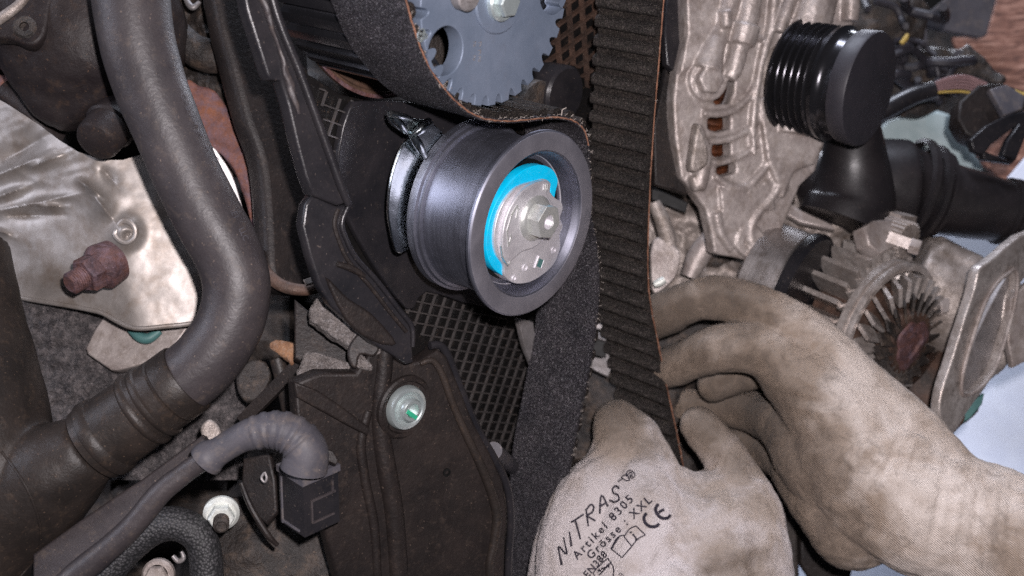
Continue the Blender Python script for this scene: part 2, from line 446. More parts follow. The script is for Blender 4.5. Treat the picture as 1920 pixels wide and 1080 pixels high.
def glovemat(name, clean, dirty, dark, amt, axis, per=18.0):
    m, nt, b = new_mat(name)
    vec = coords(nt)
    n1 = nz(nt, vec, 0.75, 7, 0.62, 0.5)
    at = nt.nodes.new('ShaderNodeAttribute'); at.attribute_name = 'soil_shade'
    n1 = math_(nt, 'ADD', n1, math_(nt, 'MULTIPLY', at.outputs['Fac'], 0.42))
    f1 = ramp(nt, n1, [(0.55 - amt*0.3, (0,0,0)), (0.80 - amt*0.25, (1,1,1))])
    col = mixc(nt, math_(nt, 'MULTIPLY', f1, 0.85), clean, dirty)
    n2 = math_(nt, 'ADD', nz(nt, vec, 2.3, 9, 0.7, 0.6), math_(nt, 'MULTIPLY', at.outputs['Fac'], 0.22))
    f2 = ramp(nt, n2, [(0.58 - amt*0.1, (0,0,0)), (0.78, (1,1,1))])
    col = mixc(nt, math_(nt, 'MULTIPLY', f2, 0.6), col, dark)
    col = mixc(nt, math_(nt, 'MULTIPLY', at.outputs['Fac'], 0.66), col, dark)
    sp = nz(nt, vec, 26, 3, 0.75)
    f3 = ramp(nt, sp, [(0.58, (0,0,0)), (0.70, (1,1,1))])
    col = mixc(nt, math_(nt, 'MULTIPLY', f3, 0.46), col, dark)
    kv0 = coords(nt)
    mr = nt.nodes.new('ShaderNodeMapping'); mr.inputs['Rotation'].default_value = (0, math.radians(axis), 0)
    nt.links.new(kv0, mr.inputs['Vector'])
    mf = nt.nodes.new('ShaderNodeMapping'); mf.inputs['Scale'].default_value = (1, 0.0, 1); nt.links.new(mr.outputs[0], mf.inputs['Vector'])
    kv = mf.outputs[0]
    wv = nt.nodes.new('ShaderNodeTexWave'); wv.inputs['Scale'].default_value = per*0.62; wv.bands_direction = 'X'
    wv.inputs['Distortion'].default_value = 2.2; wv.inputs['Detail'].default_value = 2; wv.inputs['Detail Scale'].default_value = 0.35
    nt.links.new(kv, wv.inputs['Vector'])
    wz = nt.nodes.new('ShaderNodeTexWave'); wz.inputs['Scale'].default_value = per*0.8; wz.bands_direction = 'Z'
    wz.inputs['Distortion'].default_value = 1.0; nt.links.new(kv, wz.inputs['Vector'])
    kn = math_(nt, 'ADD', math_(nt, 'MULTIPLY', wv.outputs['Fac'], 1.0), math_(nt, 'MULTIPLY', wz.outputs['Fac'], 0.5))
    col = mixc(nt, 1.0, col, ramp(nt, wv.outputs['Fac'], [(0.0, (0.86,0.84,0.83)), (0.6, (1.04,1.04,1.04))]), 'MULTIPLY')
    nt.links.new(col, b.inputs['Base Color'])
    b.inputs['Roughness'].default_value = 0.9; b.inputs['Specular IOR Level'].default_value = 0.2
    b.inputs['Sheen Weight'].default_value = 0.1
    hh = math_(nt, 'ADD', kn, math_(nt, 'MULTIPLY', nz(nt, vec, 12, 4, 0.7), 1.3))
    nt.links.new(bumpn(nt, hh, 0.9, 3.5), b.inputs['Normal'])
    return m
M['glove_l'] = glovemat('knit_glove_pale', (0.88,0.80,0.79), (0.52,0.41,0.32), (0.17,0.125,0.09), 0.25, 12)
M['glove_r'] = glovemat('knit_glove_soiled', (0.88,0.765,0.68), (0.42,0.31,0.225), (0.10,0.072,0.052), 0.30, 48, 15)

def braid(name):
    m, nt, b = new_mat(name)
    vec = coords(nt)
    wv = nt.nodes.new('ShaderNodeTexVoronoi'); wv.inputs['Scale'].default_value = 19
    nt.links.new(vec, wv.inputs['Vector'])
    n = nz(nt, vec, 30, 3, 0.7)
    col = ramp(nt, wv.outputs['Distance'], [(0.0, (0.055,0.052,0.056)), (0.6, (0.012,0.012,0.013))])
    col = mixc(nt, 1.0, col, ramp(nt, n, [(0.3, (0.6,0.6,0.6)), (0.7, (1.3,1.3,1.3))]), 'MULTIPLY')
    nt.links.new(col, b.inputs['Base Color']); b.inputs['Roughness'].default_value = 0.6
    nt.links.new(bumpn(nt, math_(nt, 'SUBTRACT', 1.0, wv.outputs['Distance']), 0.6, 3.5), b.inputs['Normal'])
    return m
M['braid'] = braid('braided_sleeve')

def wood(name):
    m, nt, b = new_mat(name)
    vec = coords(nt, (0.35, 0.35, 2.4))
    n = nz(nt, vec, 3.0, 8, 0.65, 1.2)
    col = ramp(nt, n, [(0.35, (0.06,0.025,0.018)), (0.5, (0.20,0.09,0.06)), (0.66, (0.42,0.24,0.18))])
    nt.links.new(col, b.inputs['Base Color']); b.inputs['Roughness'].default_value = 0.75
    nt.links.new(bumpn(nt, n, 0.5, 4), b.inputs['Normal'])
    return m
M['cloth_brown'] = wood('brown_cloth')

# ================================================================== BACKING (setting)
mb = MB()
# lumpy dark wall of the engine far behind everything on the left and centre
N1, N2 = 120, 80
for j in range(N2 + 1):
    for i in range(N1 + 1):
        px = -260 + 1750 * i / N1; py = -160 + 1420 * j / N2
        y = 760 + 120*noise.fractal(Vector((px/160, py/150, 2.2)), 1.0, 2.0, 4) + 60*noise.cell(Vector((px/110, py/130, 0)))
        mb.v.append(P(px, py, y))
for j in range(N2):
    for i in range(N1):
        a = j*(N1+1) + i; mb.f.append((a, a+1, a+N1+2, a+N1+1))
build(mb, "background", M['cast_dark'], kind='structure', label="dark engine bay depth behind the belts", sharp=60)

# floor / bench seen on the right
mb = MB()
mb.ppx([[(1250, 330), (2300, 330), (2300, 1350), (1250, 1350)]], P(1800, 800, 1750), Vector((0, -0.8, 0.6)), 20, 2)
build(mb, "ground", M['whitesurf'], kind='structure', label="pale bluish floor glimpsed at the lower right")
mb = MB()
mb.ppx([[(1300, -250), (2300, -250), (2300, 420), (1300, 420)]], P(1700, 100, 2100), Vector((0, -1, 0.1)), 20, 2)
build(mb, "backdrop", M['cast_dark'], kind='structure', label="dark space behind the alternator pulley")

# ================================================================== CAM SPROCKET
TS = -22
Cs = Ep(935, -5, TS)
RS = 205 * kf(Cs)
sp = thing("cam_sprocket", "blue grey steel camshaft sprocket with round holes, inside the top of the toothed belt", "sprocket", Cs)
def gear(n, ro, ri, duty=0.50, k=7):
    pts = []
    for i in range(n):
        a = 2*math.pi*i/n; st = 2*math.pi/n
        m = 5
        for j in range(m + 1):
            b = a + st*duty*j/m; pts.append((ro*math.cos(b), ro*math.sin(b)))
        for j in range(1, k):
            q = j/k; b = a + st*(duty + (1-duty)*q)
            r = ro - (ro-ri)*math.sin(math.pi*q)**0.6
            pts.append((r*math.cos(b), r*math.sin(b)))
    return pts
def inpl(px, py, c, t):            # engine plane coordinates of a pixel
    h = Ep(px, py, t) - c
    return h.dot(W), h.dot(V)
def circ(cx, cy, r, n=36):
    return [(cx + r*math.cos(2*math.pi*i/n), cy + r*math.sin(2*math.pi*i/n)) for i in range(n)]
hx, hy = inpl(836, 96, Cs, TS)
hr = math.hypot(hx, hy); ha = math.atan2(hy, hx)
h2x, h2y = inpl(1026, -12, Cs, TS); h2a = math.atan2(h2y, h2x)
hr2 = math.hypot(h2x, h2y)
holes = [circ(hr*math.cos(aa), hr*math.sin(aa), 45*kf(Cs)) for aa in (ha, h2a, ha - math.radians(115))]
mb = MB(); mb.plate([gear(32, RS, RS*0.905)] + holes, Cs, W, V, A, 34, 2.0)
tpl = build(mb, "toothed_plate", M['sprocket'], sp)
mb = MB(); mb.plate([gear(32, RS*0.99, RS*0.915), circ(0, 0, RS*0.80, 64)], Cs - A*36, W, V, A, 335, 1.0)
build(mb, "toothed_drum", M['pulley_black'], sp)
mb = MB(); mb.lathe(Cs - A*120, A, [(-60, 0.1), (-60, RS*0.82), (-36, RS*0.82), (-36, 0.1)], 64)
build(mb, "inner_web", M['cast_dark'], sp)
mb = MB(); mb.lathe(Cs, A, [(-30, 62), (2, 62), (5, 59), (5, 0.1)], 48); 
build(mb, "hub", M['sprocket'], sp)
mb = MB(); c = Ep(940, 3, TS + 8); mb.lathe(c, A, [(-6, 33), (5, 33), (8, 30), (8, 0.1)], 40); mb.hexnut(c + A*8, A, 25, 15, rot=0.3)
build(mb, "centre_bolt", M['zinc'], sp, sharp=25)
c = Ep(866, -12, TS + 2)
for k in range(3):
    rel = c - Cs; q = Matrix.Rotation(math.radians((0, -62, -124)[k]), 3, A) @ rel
    mb = MB(); cc = Cs + q; mb.lathe(cc, A, [(0, 27), (16, 27), (19, 24), (19, 13), (8, 12), (8, 0.1)], 32)
    build(mb, "bolt", M['grey_metal'], sp)
# stamped emblem and digits
mb = MB()
def stroke(mb, pts, t, w_, mid=True):
    # thin raised line on the engine plane from pixel points
    for a, b in zip(pts[:-1], pts[1:]):
        p, q = Ep(*a, t), Ep(*b, t)
        mb.bar(p - (q-p).normalized()*w_*0.4, q + (q-p).normalized()*w_*0.4, w_*0.5, 0.6, up=A)
ex, ey = 790, 66
ring_ = [(ex + 7*math.cos(a*math.pi/8) + 2.5*math.sin(a*math.pi/8)*0, ey + 12*math.sin(a*math.pi/8) - 3*math.cos(a*math.pi/8)) for a in range(17)]
stroke(mb, ring_, TS + 0.4, 1.6)
stroke(mb, [(786, 60), (788, 66), (790, 61), (793, 67), (795, 58)], TS + 0.4, 1.3)
stroke(mb, [(785, 68), (789, 76), (791, 69), (793, 76), (796, 66)], TS + 0.4, 1.3)
ring_ = [(798.5 + 2.5*math.cos(a*math.pi/5), 68 + 5*math.sin(a*math.pi/5)) for a in range(11)]
stroke(mb, ring_, TS + 0.4, 1.2)
build(mb, "stamped_emblem", M['zinc'], tpl)
mb = MB()
for (x, y) in ((900, 80), (899, 95)):
    stroke(mb, [(x - 2, y), (x + 2, y - 2), (x + 2, y + 4), (x - 1, y + 7)], TS + 0.4, 1.1)
for (x, y) in ((890, 82), (889, 108), (899, 110)):
    stroke(mb, [(x - 2, y - 3), (x + 2, y - 4), (x + 1, y + 1), (x - 2, y + 2), (x - 2, y + 5), (x + 2, y + 4)], TS + 0.4, 0.8)
build(mb, "stamped_digits", M['grey_metal'], tpl)

# rear disc behind sprocket
Cr = Ep(738, -56, TS - 380)
rd = thing("dust_disc", "brown stained cover disc behind the blue grey sprocket", "cover disc", Cr)
mb = MB(); RD = 240*kf(Cr)
mb.lathe(Cr, A, [(-8, RD), (0, RD), (3, RD-3), (3, RD-12), (-2, RD-16), (-2, RD-30), (2, RD-36), (4, 20)], 96)
build(mb, "disc", M['disc'], rd)
mb = MB(); mb.lathe(Cr + A*1, A, [(0, RD+0.5), (4, RD+0.5), (5, RD-3), (4, RD-7), (0, RD-7)], 96)
build(mb, "rim", M['rust_nut'], rd)

# ================================================================== TIMING BELT
BW = 156.0
belt = thing("timing_belt", "black toothed timing belt with frayed orange cord edge, held by the gloved hands", "timing belt", Ep(1120, 460, -30))
def ribbon(F, inward, w0, w1):
    pts = [Vector(x) for x in catmull(F, 8)]
    T = [(pts[min(i+1, len(pts)-1)] - pts[max(i-1, 0)]).normalized() for i in range(len(pts))]
    Nn = [(A.cross(t) * inward).normalized() for t in T]
    body = MB(); face = MB(); NC = 12
    th = 8.0
    for i, (p, n) in enumerate(zip(pts, Nn)):
        wob = 1.2*noise.noise(Vector((i*0.21, inward*3, 0)))
        p = p + A*wob*1.2
        for j in range(NC + 1):
            q = p - A*((w0 + (w1 - w0)*min(1, i/70))*j/NC) + n*(1.0*noise.noise(Vector((i*0.12, j*0.5, 9))))
            face.v.append(q - n*0.0)
            body.v.append(q + n*th)
    L = len(pts); K = NC + 1
    for i in range(L - 1):
        for j in range(NC):
            a = i*K + j; face.f.append((a, a+1, a+K+1, a+K)); body.f.append((a, a+K, a+K+1, a+1))
    # close: join both sheets into one slab
    slab = MB(); slab.v = face.v + body.v; o = len(face.v)
    slab.f = face.f + [tuple(k + o for k in f) for f in body.f]
    for i in range(L - 1):
        for j in (0, NC):
            a = i*K + j; slab.f.append((a, a+K, a+K+o, a+o))
    for j in range(NC):
        slab.f.append((j, j+1, j+1+o, j+o)); e = (L-1)*K + j; slab.f.append((e, e+1, e+1+o, e+o))
    return slab, pts, T, Nn, th
F1 = [(752,-150,-28),(751,-60,-28),(757,0,-28),(774,62,-28),(798,122,-28),(830,170,-28),(866,206,-28),(905,226,-28),(950,231,-28),(1000,227,-28),(1045,224,-28),(1080,234,-28),(1098,262,-28),(1103,320,-28),(1104,400,-28),(1116,465,-28),(1120,554,-28),(1110,648,-28),(1090,758,-28),(1068,866,-28),(1056,960,-28),(1050,1080,-28),(1048,1180,-28)]
F1 = [Ep(*p) for p in F1]
F3 = [(1258,-160,-28),(1252,-70,-28),(1246,0,-28),(1238,100,-28),(1230,200,-28),(1223,300,-28),(1218,400,-28),(1216,480,-28),(1218,540,-28),(1225,590,-20),(1240,664,0),(1253,730,22),(1268,799,46),(1280,860,66),(1290,930,90)]
F3 = [Ep(*p) for p in F3]
def add_teeth(par, pts, T, Nn, th, step, h, name, mat, lo=0, hi=1e9, share=None):
    # walk along and set one tooth each step
    s = 0; nxt = lo if lo > 0 else step*0.5; k = 0
    for i in range(1, len(pts)):
        seg = (pts[i] - pts[i-1]).length
        while s + seg >= nxt:
            f = (nxt - s) / seg
            p = pts[i-1].lerp(pts[i], f); t = T[i-1].lerp(T[i], f).normalized(); n = Nn[i-1].lerp(Nn[i], f).normalized()
            nxt += step
            if s > hi: return
            mb = MB(); prof = [(-0.34, -0.6), (-0.30, h*0.6), (-0.20, h*0.92), (-0.07, h), (0.07, h), (0.20, h*0.92), (0.30, h*0.6), (0.34, -0.6)]
            ends = (-1.5, -BW*0.5, -(BW - 1.5))
            for e in ends:
                for (a, b) in prof: mb.v.append(p + A*e + t*(a*step) + n*(th + b))
            m = len(prof)
            for r in range(2):
                for c in range(m - 1): mb.f.append((r*m+c, r*m+c+1, (r+1)*m+c+1, (r+1)*m+c))
            mb.f.append(tuple(range(m))); mb.f.append(tuple(reversed(range(2*m, 3*m))))
            build(mb, name, mat, par, sharp=60)
        s += seg
slab, pts1, T1, N1_, th = ribbon(F1, 1, 192, 160)
sr = build(slab, "smooth_run", M['belt_smooth'], belt, sharp=60)
add_teeth(sr, pts1, T1, N1_, th, 41, 13, "tooth", M['belt_teeth'])
slab, pts3, T3, N3_, th = ribbon(F3, -1, 157, 157)
tr = build(slab, "toothed_run", M['belt_teeth'], belt, sharp=60)
add_teeth(tr, pts3, T3, N3_, th, 41, 17, "tooth", M['belt_tooth'])
# frayed cord line along both front edges
def cord(pts, Nn, off, seed):
    mb = MB(); rr = []; q = []
    rng_ = random.Random(seed)
    for p, n in zip(pts, Nn):
        q.append(p + n*off + A*1.0 + n*rng_.uniform(-0.7, 0.7)); rr.append(rng_.uniform(1.0, 1.9))
    mb.tube(q, rr, 6, 2); return mb
npc = next(i for i, p in enumerate(pts1) if p.z < P(1098, 262).z)
build(cord(pts1[:npc], N1_[:npc], 4.2, 1), "cord_edge", M['cord'], sr)
build(cord(pts3, N3_, 4.2, 2), "cord_edge", M['cord'], tr)
mb = MB(); rg = random.Random(4)
for k in range(230):
    i = rg.randrange(20, len(pts1) - 20); p = pts1[i]; n = N1_[i]
    a = p + A*rg.uniform(-3, 2) + n*rg.uniform(1, 12)
    d = (A*rg.uniform(0.1, 1) + n*rg.uniform(-0.6, 1) + T1[i]*rg.uniform(-1, 1)).normalized()
    mb.bar(a, a + d*rg.uniform(3, 8), 0.3, 0.3)
for k in range(60):
    i = rg.randrange(8, len(pts3) - 8); p = pts3[i]; n = N3_[i]
    a = p + A*1 + n*rg.uniform(1, 8)
    d = (A*rg.uniform(0.3, 1) + n*rg.uniform(-0.6, 1) + T3[i]*rg.uniform(-1, 1)).normalized()
    mb.bar(a, a + d*rg.uniform(2, 6), 0.3, 0.3)
a = Ep(1052, 222, -30); mb.bar(a, a + Vector((2, -2, 16)), 1.0, 0.8); mb.bar(a + Vector((2, -2, 16)), a + Vector((10, -2, 20)), 0.8, 0.7)
build(mb, "loose_fibres", M['fiber'], belt, kind='stuff')

# ================================================================== TENSIONER
tn = thing("tensioner_pulley", "grey steel tensioner pulley with bright blue crescent and hex bolt at its hub", "tensioner pulley", C0)
mb = MB()
mb.lathe(C0, A, [(-14, 133), (0, 139), (1.5, 141), (1.5, 176), (-1.0, 179), (-6, 179), (-8, 176), (-11, 166), (-16, 158), (-26, 155),
                 (-128, 155), (-136, 157), (-138, 163), (-140, 164), (-146, 165), (-148, 170), (-166, 170), (-170, 166), (-170, 120), (-40, 118), (-40, 126), (-14, 133)], 160)
build(mb, "drum", M['drum'], tn, sharp=28)
mb = MB(); mb.lathe(C0 - A*1.5, A, [(0, 140.5), (4.0, 142), (4.4, 144), (4.4, 173), (3.4, 176), (0, 177.5)], 160)
build(mb, "front_rim", M['rim'], tn)
mb = MB(); mb.lathe(C0, A, [(-44, 127.5), (-41, 124), (-40, 60), (-60, 60), (-60, 0.1)], 96)
build(mb, "bearing_seal", M['black_seal'], tn)
mb = MB(); mb.lathe(C0, A, [(-44, 128), (-38, 129), (-37, 127), (-38, 126), (-44, 126)], 96)
build(mb, "inner_lip", M['hubmetal'], tn)
def z7(x, y): return (720 + x/2.454, 180 + y/2.454)
# blue crescent
outer = [(548,828),(510,800),(483,755),(472,700),(474,640),(487,570),(510,505),(545,440),(590,385),(640,343),(690,322),(735,319),(775,338),(797,372),(800,400),(790,440),(785,470)]
inner = [(765,452),(768,420),(758,396),(735,385),(700,390),(650,412),(610,450),(570,505),(545,560),(525,620),(518,680),(525,740),(548,775)]
mb = MB(); mb.ppx([[z7(*p) for p in catmull(outer, 4)] + [z7(*p) for p in catmull(inner, 4)]], C0 - A*18, A, 20, 1.2, up=V)
build(mb, "crescent", M['blue'], tn)
hub = [(700,393),(740,383),(768,402),(766,440),(790,470),(818,488),(824,520),(812,560),(824,600),(810,640),(812,700),(782,775),(725,828),(664,860),(600,862),(556,828),(552,780),(522,735),(508,680),(512,600),(540,510),(590,440),(640,408)]
mb = MB(); mb.ppx([[z7(*p) for p in hub]], C0 - A*12, A, 30, 2.2, smooth=4, up=V)
hp = build(mb, "hub_plate", M['hubmetal'], tn)
top = [(700,400),(745,392),(762,410),(752,450),(780,500),(800,540),(815,600),(790,625),(740,660),(690,700),(640,716),(600,748),(566,772),(548,720),(546,650),(560,570),(590,500),(640,435)]
mb = MB(); mb.ppx([[z7(*p) for p in top]], C0 - A*3, A, 12, 3.0, smooth=4, up=V)
build(mb, "pointer_plate", M['hubmetal'], hp)
mb = MB(); 
def tstroke(px, t, w_, h_=1.2):
    for a, b in zip(px[:-1], px[1:]):
        p, q = Ep(*a, t), Ep(*b, t); mb.bar(p - (q-p).normalized()*w_*0.4, q + (q-p).normalized()*w_*0.4, w_*0.5, h_, up=A)
tstroke([z7(*p) for p in [(572,690),(566,620),(585,555),(612,503),(616,520),(608,560)]], -2.5, 2.2)
tstroke([z7(*p) for p in [(612,503),(585,545)]], -2.5, 2.2)
tstroke([z7(*p) for p in [(572,690),(585,650),(582,640)]], -2.5, 2.2)
tstroke([z7(*p) for p in [(538,690),(545,740),(570,778),(580,765)]], -2.0, 2.2)
for x in (738, 747, 755): tstroke([z7(x, 408), z7(x-3, 432)], -2.0, 1.8)
build(mb, "arrow_mark", M['boltmetal'], hp)
# little sockets in hub
for (x, y, r, sq) in ((648, 790, 5.5, 0), (780, 708, 5, 0), (598, 838, 4, 0)):
    mb = MB(); c = Ep(*z7(x, y), -12); mb.lathe(c, A, [(0, r+2.2), (2.2, r+1.6), (2.4, r), (-4, r*0.9), (-4, 0.1)], 20)
    build(mb, "rivet_socket", M['hubmetal'], hp)
mb = MB(); c = Ep(*z7(715, 768), -12); u4 = (W+V).normalized(); v4 = (V-W).normalized()
mb.plate([[(12*a, 12*b) for a, b in ((-1,-1),(1,-1),(1,1),(-1,1))], [(8*a, 8*b) for a, b in ((-1,-1),(1,-1),(1,1),(-1,1))]], c + A*2.6, W, V, A, 4, 0.8)
build(mb, "square_socket", M['hubmetal'], hp)
mb = MB(); mb.box(c + A*0.6, W, V, A, 8.5, 8.5, 0.9); build(mb, "socket_bottom", M['teal'], hp, label="dull blue green bottom of the square socket")
# bolt: flange, hex, bore
cb = Ep(*z7(696, 562), -2)
mb = MB(); mb.lathe(cb, A, [(-3, 44), (2, 44), (6, 41), (9, 36), (9, 20)], 48)
bf = build(mb, "bolt", M['boltmetal'], tn)
mb = MB()
u_, v_ = W, V
hexo = [(34*math.cos(math.pi/3*i + 0.22), 34*math.sin(math.pi/3*i + 0.22)) for i in range(6)]
mb.plate([hexo, circ(0, 0, 13.5, 24)], cb + A*34, u_, v_, A, 28, 1.8)
build(mb, "hexagon", M['boltmetal'], bf, sharp=25)
mb = MB(); mb.lathe(cb, A, [(33, 14.3)] + [(33 - k*1.6, 13.4 if k % 2 else 12.2) for k in range(1, 12)] + [(12, 0.1)], 24)
build(mb, "thread", M['hubmetal'], bf)

# chrome backing plate and clip behind drum
def z4(x, y): return (400 + x/2.7, y/2.7)
TB = -178
br = [(1010,690),(960,740),(920,850),(895,950),(888,1040),(892,1120),(905,1200),(930,1275),(975,1270),(1090,1180),(1250,1000),(1250,760),(1120,660)]
mb = MB(); mb.ppx([[z4(*p) for p in br]], C0 + A*TB, A, 7, 1.5, smooth=4, up=V)
displace(mb, 1.4, 0.016, 3)
bp = build(mb, "backing_plate", M['chrome'], tn, label="shiny chromed backing plate behind the drum", sharp=40)
mb = MB()
lug = [(890,565),(945,580),(1010,600),(1085,610),(1130,640),(1160,680),(1110,760),(1060,810),(1030,740),(1000,690),(960,670),(905,625)]
mb.ppx([[z4(*p) for p in lug]], C0 + A*(TB + 6), A, 8, 2.0, smooth=3, up=V)
for (a, b, r) in (((915,590),(975,665), 7), ((1095,618),(1015,680), 9), ((1015,690),(1070,790), 8), ((900,575),(1000,600), 6)):
    mb.tube([Ep(*z4(*a), TB + 14), Ep(*z4((a[0]+b[0])/2, (a[1]+b[1])/2), TB + 18), Ep(*z4(*b), TB + 12)], [r, r*1.1, r*0.8], 12, 4)
displace(mb, 1.0, 0.03, 5)
build(mb, "clip", M['chrome'], bp, sharp=50)
# small weld-like lug on the bottom of the tensioner, right
mb = MB(); mb.ppx([[(972,598),(1000,604),(1006,640),(1000,690),(984,650)]], C0 + A*(-185), A, 14, 2, up=V)
build(mb, "stop_tab", M['grey_metal'], tn)

# ================================================================== REAR GUARD with moulded lattice
TG = -262
gd = thing("rear_belt_guard", "black plastic belt guard with a moulded square lattice behind the tensioner", "belt guard", Ep(880, 660, TG))
mb = MB(); mb.ppx([[(560, 128), (640, 178), (720, 196), (860, 190), (1000, 60), (1040, -60), (1128, -60), (1128, 620), (1040, 880), (990, 1120), (900, 1120), (700, 760), (640, 560), (640, 380), (588, 230)]], C0 + A*(TG - 8), A, 14, 2, up=V)
build(mb, "panel", M['guard'], gd)
mb = MB(); mb.ppx([[(655,205),(700,190),(800,196),(900,240),(985,470),(985,560),(900,575),(800,548),(762,580),(668,440),(632,330)]], C0 + A*(TG + 12), A, 18, 4, smooth=3, up=V)
build(mb, "smooth_panel", M['plastic_shiny'], gd, label="smooth raised area of the guard")
def clip_line(p0, d, poly):
    # parameter intervals of a 2D line inside a polygon
    ts = []
    n = len(poly)
    for i in range(n):
        a, b = poly[i], poly[(i+1) % n]
        ex, ey = b[0]-a[0], b[1]-a[1]
        den = d[0]*ey - d[1]*ex
        if abs(den) < 1e-9: continue
        t = ((a[0]-p0[0])*ey - (a[1]-p0[1])*ex)/den
        s = ((a[0]-p0[0])*d[1] - (a[1]-p0[1])*d[0])/den
        if 0 <= s < 1: ts.append(t)
    ts.sort(); return list(zip(ts[::2], ts[1::2]))
def lattice(poly_px, parent, t, step0, rot, hw, hh, mat):
    c = Ep(sum(p[0] for p in poly_px)/len(poly_px), sum(p[1] for p in poly_px)/len(poly_px), t)
    poly = [((Ep(*p, t) - c).dot(W), (Ep(*p, t) - c).dot(V)) for p in poly_px]
    for fam, ang in ((0, rot[0]), (1, rot[1])):
        d = (math.cos(ang), math.sin(ang)); nn = (-d[1], d[0])
        pr = [q[0]*nn[0] + q[1]*nn[1] for q in poly]
        step = step0 * (1.0 if fam == 0 else 1.5)
        k = math.ceil(min(pr)/step)
        while k*step < max(pr):
            p0 = (nn[0]*k*step, nn[1]*k*step)
            for (a, b) in clip_line(p0, d, poly):
                if b - a < 8: continue
                A_ = c + W*(p0[0]+d[0]*a) + V*(p0[1]+d[1]*a); B_ = c + W*(p0[0]+d[0]*b) + V*(p0[1]+d[1]*b)
                m = MB(); off = A*(0.0 if fam == 0 else -1.2)
                m.bar(A_ + off, B_ + off, hh, hw, up=A) if False else m.bar(A_ + off, B_ + off, hw, hh, up=A)
                build(m, "lattice_rib", mat, parent)
            k += 1
a45 = math.radians(4)
lattice([(742,540),(800,545),(880,575),(945,588),(975,640),(990,700),(970,860),(925,850),(860,720),(800,640),(770,600)], gd, TG + 2, 22, (a45, math.radians(92)), 1.5, 2.6, M['lattice'])
lattice([(600,165),(640,186),(730,200),(745,215),(655,212),(632,300),(608,230)], gd, TG + 2, 24, (a45, math.radians(92)), 1.4, 2.6, M['lattice'])
lattice([(1070,-40),(1122,-40),(1122,200),(1080,120),(1010,150),(1030,100)], gd, TG + 4, 30, (math.radians(48), math.radians(-50)), 2.4, 6, M['rust_dark'])
# bright cells/round boss at the top right
mb = MB(); c = Ep(1062, 178, -200); mb.lathe(c, A, [(-60, 62), (-6, 62), (0, 56), (0, 0.1)], 48)
build(mb, "guide_boss", M['plastic_shiny'], gd)
mb = MB(); c = Ep(1010, 205, -215); mb.lathe(c, A, [(-30, 60), (0, 60), (3, 55), (3, 0.1)], 40)
build(mb, "side_boss", M['cast_dark'], gd)
mb = MB(); mb.ppx([[(905,190),(930,172),(958,200),(958,212),(905,212)]], C0 + A*-150, A, 6, 1, up=V)
build(mb, "light_tab", M['shield_clean'], gd, label="pale metal corner seen under the sprocket")

# ================================================================== LEFT SIDE
FRONT = Vector((0, -1, 0))
def TP(pts, ys, rs):
    """pixel path -> 3D centreline and radii"""
    C = [P(x, y, d) for (x, y), d in zip(pts, ys)]
    return C, [r * kf(c) for r, c in zip(rs, C)]

# ---- canister (dark oily housing top left)
can = thing("oil_separator", "dark brown oily metal housing with a short outlet stub at the top left", "engine housing", P(140, 120, 150))
mb = MB()
mb.ball(P(175, 70, 190), 190, 40, 24, (1.0, 0.9, 0.98))
mb.tube([P(60, -120, 190), P(110, 20, 180), P(165, 130, 175), P(205, 215, 160)], [190, 160, 135, 75], 36, 6)
mb.tube([P(60, 100, 140), P(110, 180, 150), P(150, 225, 150)], [60, 62, 40], 20, 5)
rm = remesh(mb, 7, 8, lambda p, n: 3.0*noise.fractal(p*0.02, 1, 2, 3))
build(rm, "body", M['canister'], can, sharp=80)
mb = MB(); ax = (P(178, 268, 40) - P(225, 215, 110)).normalized()
mb.lathe(P(225, 215, 120), ax, [(-20, 46), (30, 46), (34, 50), (42, 50), (46, 45), (88, 43), (96, 39), (101, 28), (103, 0.1)], 40)
build(mb, "outlet_stub", M['canister'], can)
mb = MB(); mb.ppx([[(-60, 5), (0, 15), (25, 0), (60, -20), (110, -40), (95, 10), (85, 60), (68, 82), (45, 84), (15, 72), (-60, 66)]], P(30, 40, 10), Vector((0.1, -1, 0.15)), 40, 7, smooth=4)
build(mb, "flange_ear", M['canister'], can)
mb = MB(); mb.lathe(P(47, 52, 12), Vector((0.2, -1, 0.1)), [(-20, 22), (4, 22), (8, 18), (8, 9), (2, 8), (2, 0.1)], 24)
build(mb, "bolt", M['cast_dark'], can)
mb = MB(); mb.tube([P(-40, 60, -20), P(5, 32, -25), P(40, 4, -20), P(70, -40, -10)], [9, 10, 9, 8], 14, 5)
tag_l = build(mb, "bright_pipe", M['alu_dirty'], None, label="thin bright metal pipe crossing the top left corner", cat="pipe")
mb = MB(); mb.tube([P(-30, 150, 260), P(8, 158, 255), P(40, 165, 260), P(60, 195, 280)], [17, 18, 17, 14], 18, 5)
build(mb, "rusty_pipe", M['rust'], None, label="short rusty pipe behind the oily housing at the left edge", cat="pipe")
mb = MB(); mb.tube([P(10, 170, 230), P(50, 200, 225), P(75, 235, 230), P(110, 260, 260)], [26, 26, 25, 22], 18, 5)
build(mb, "dark_pipe_bend", M['canister'], None, label="dark pipe bend just below the rusty pipe at the left edge", cat="pipe")

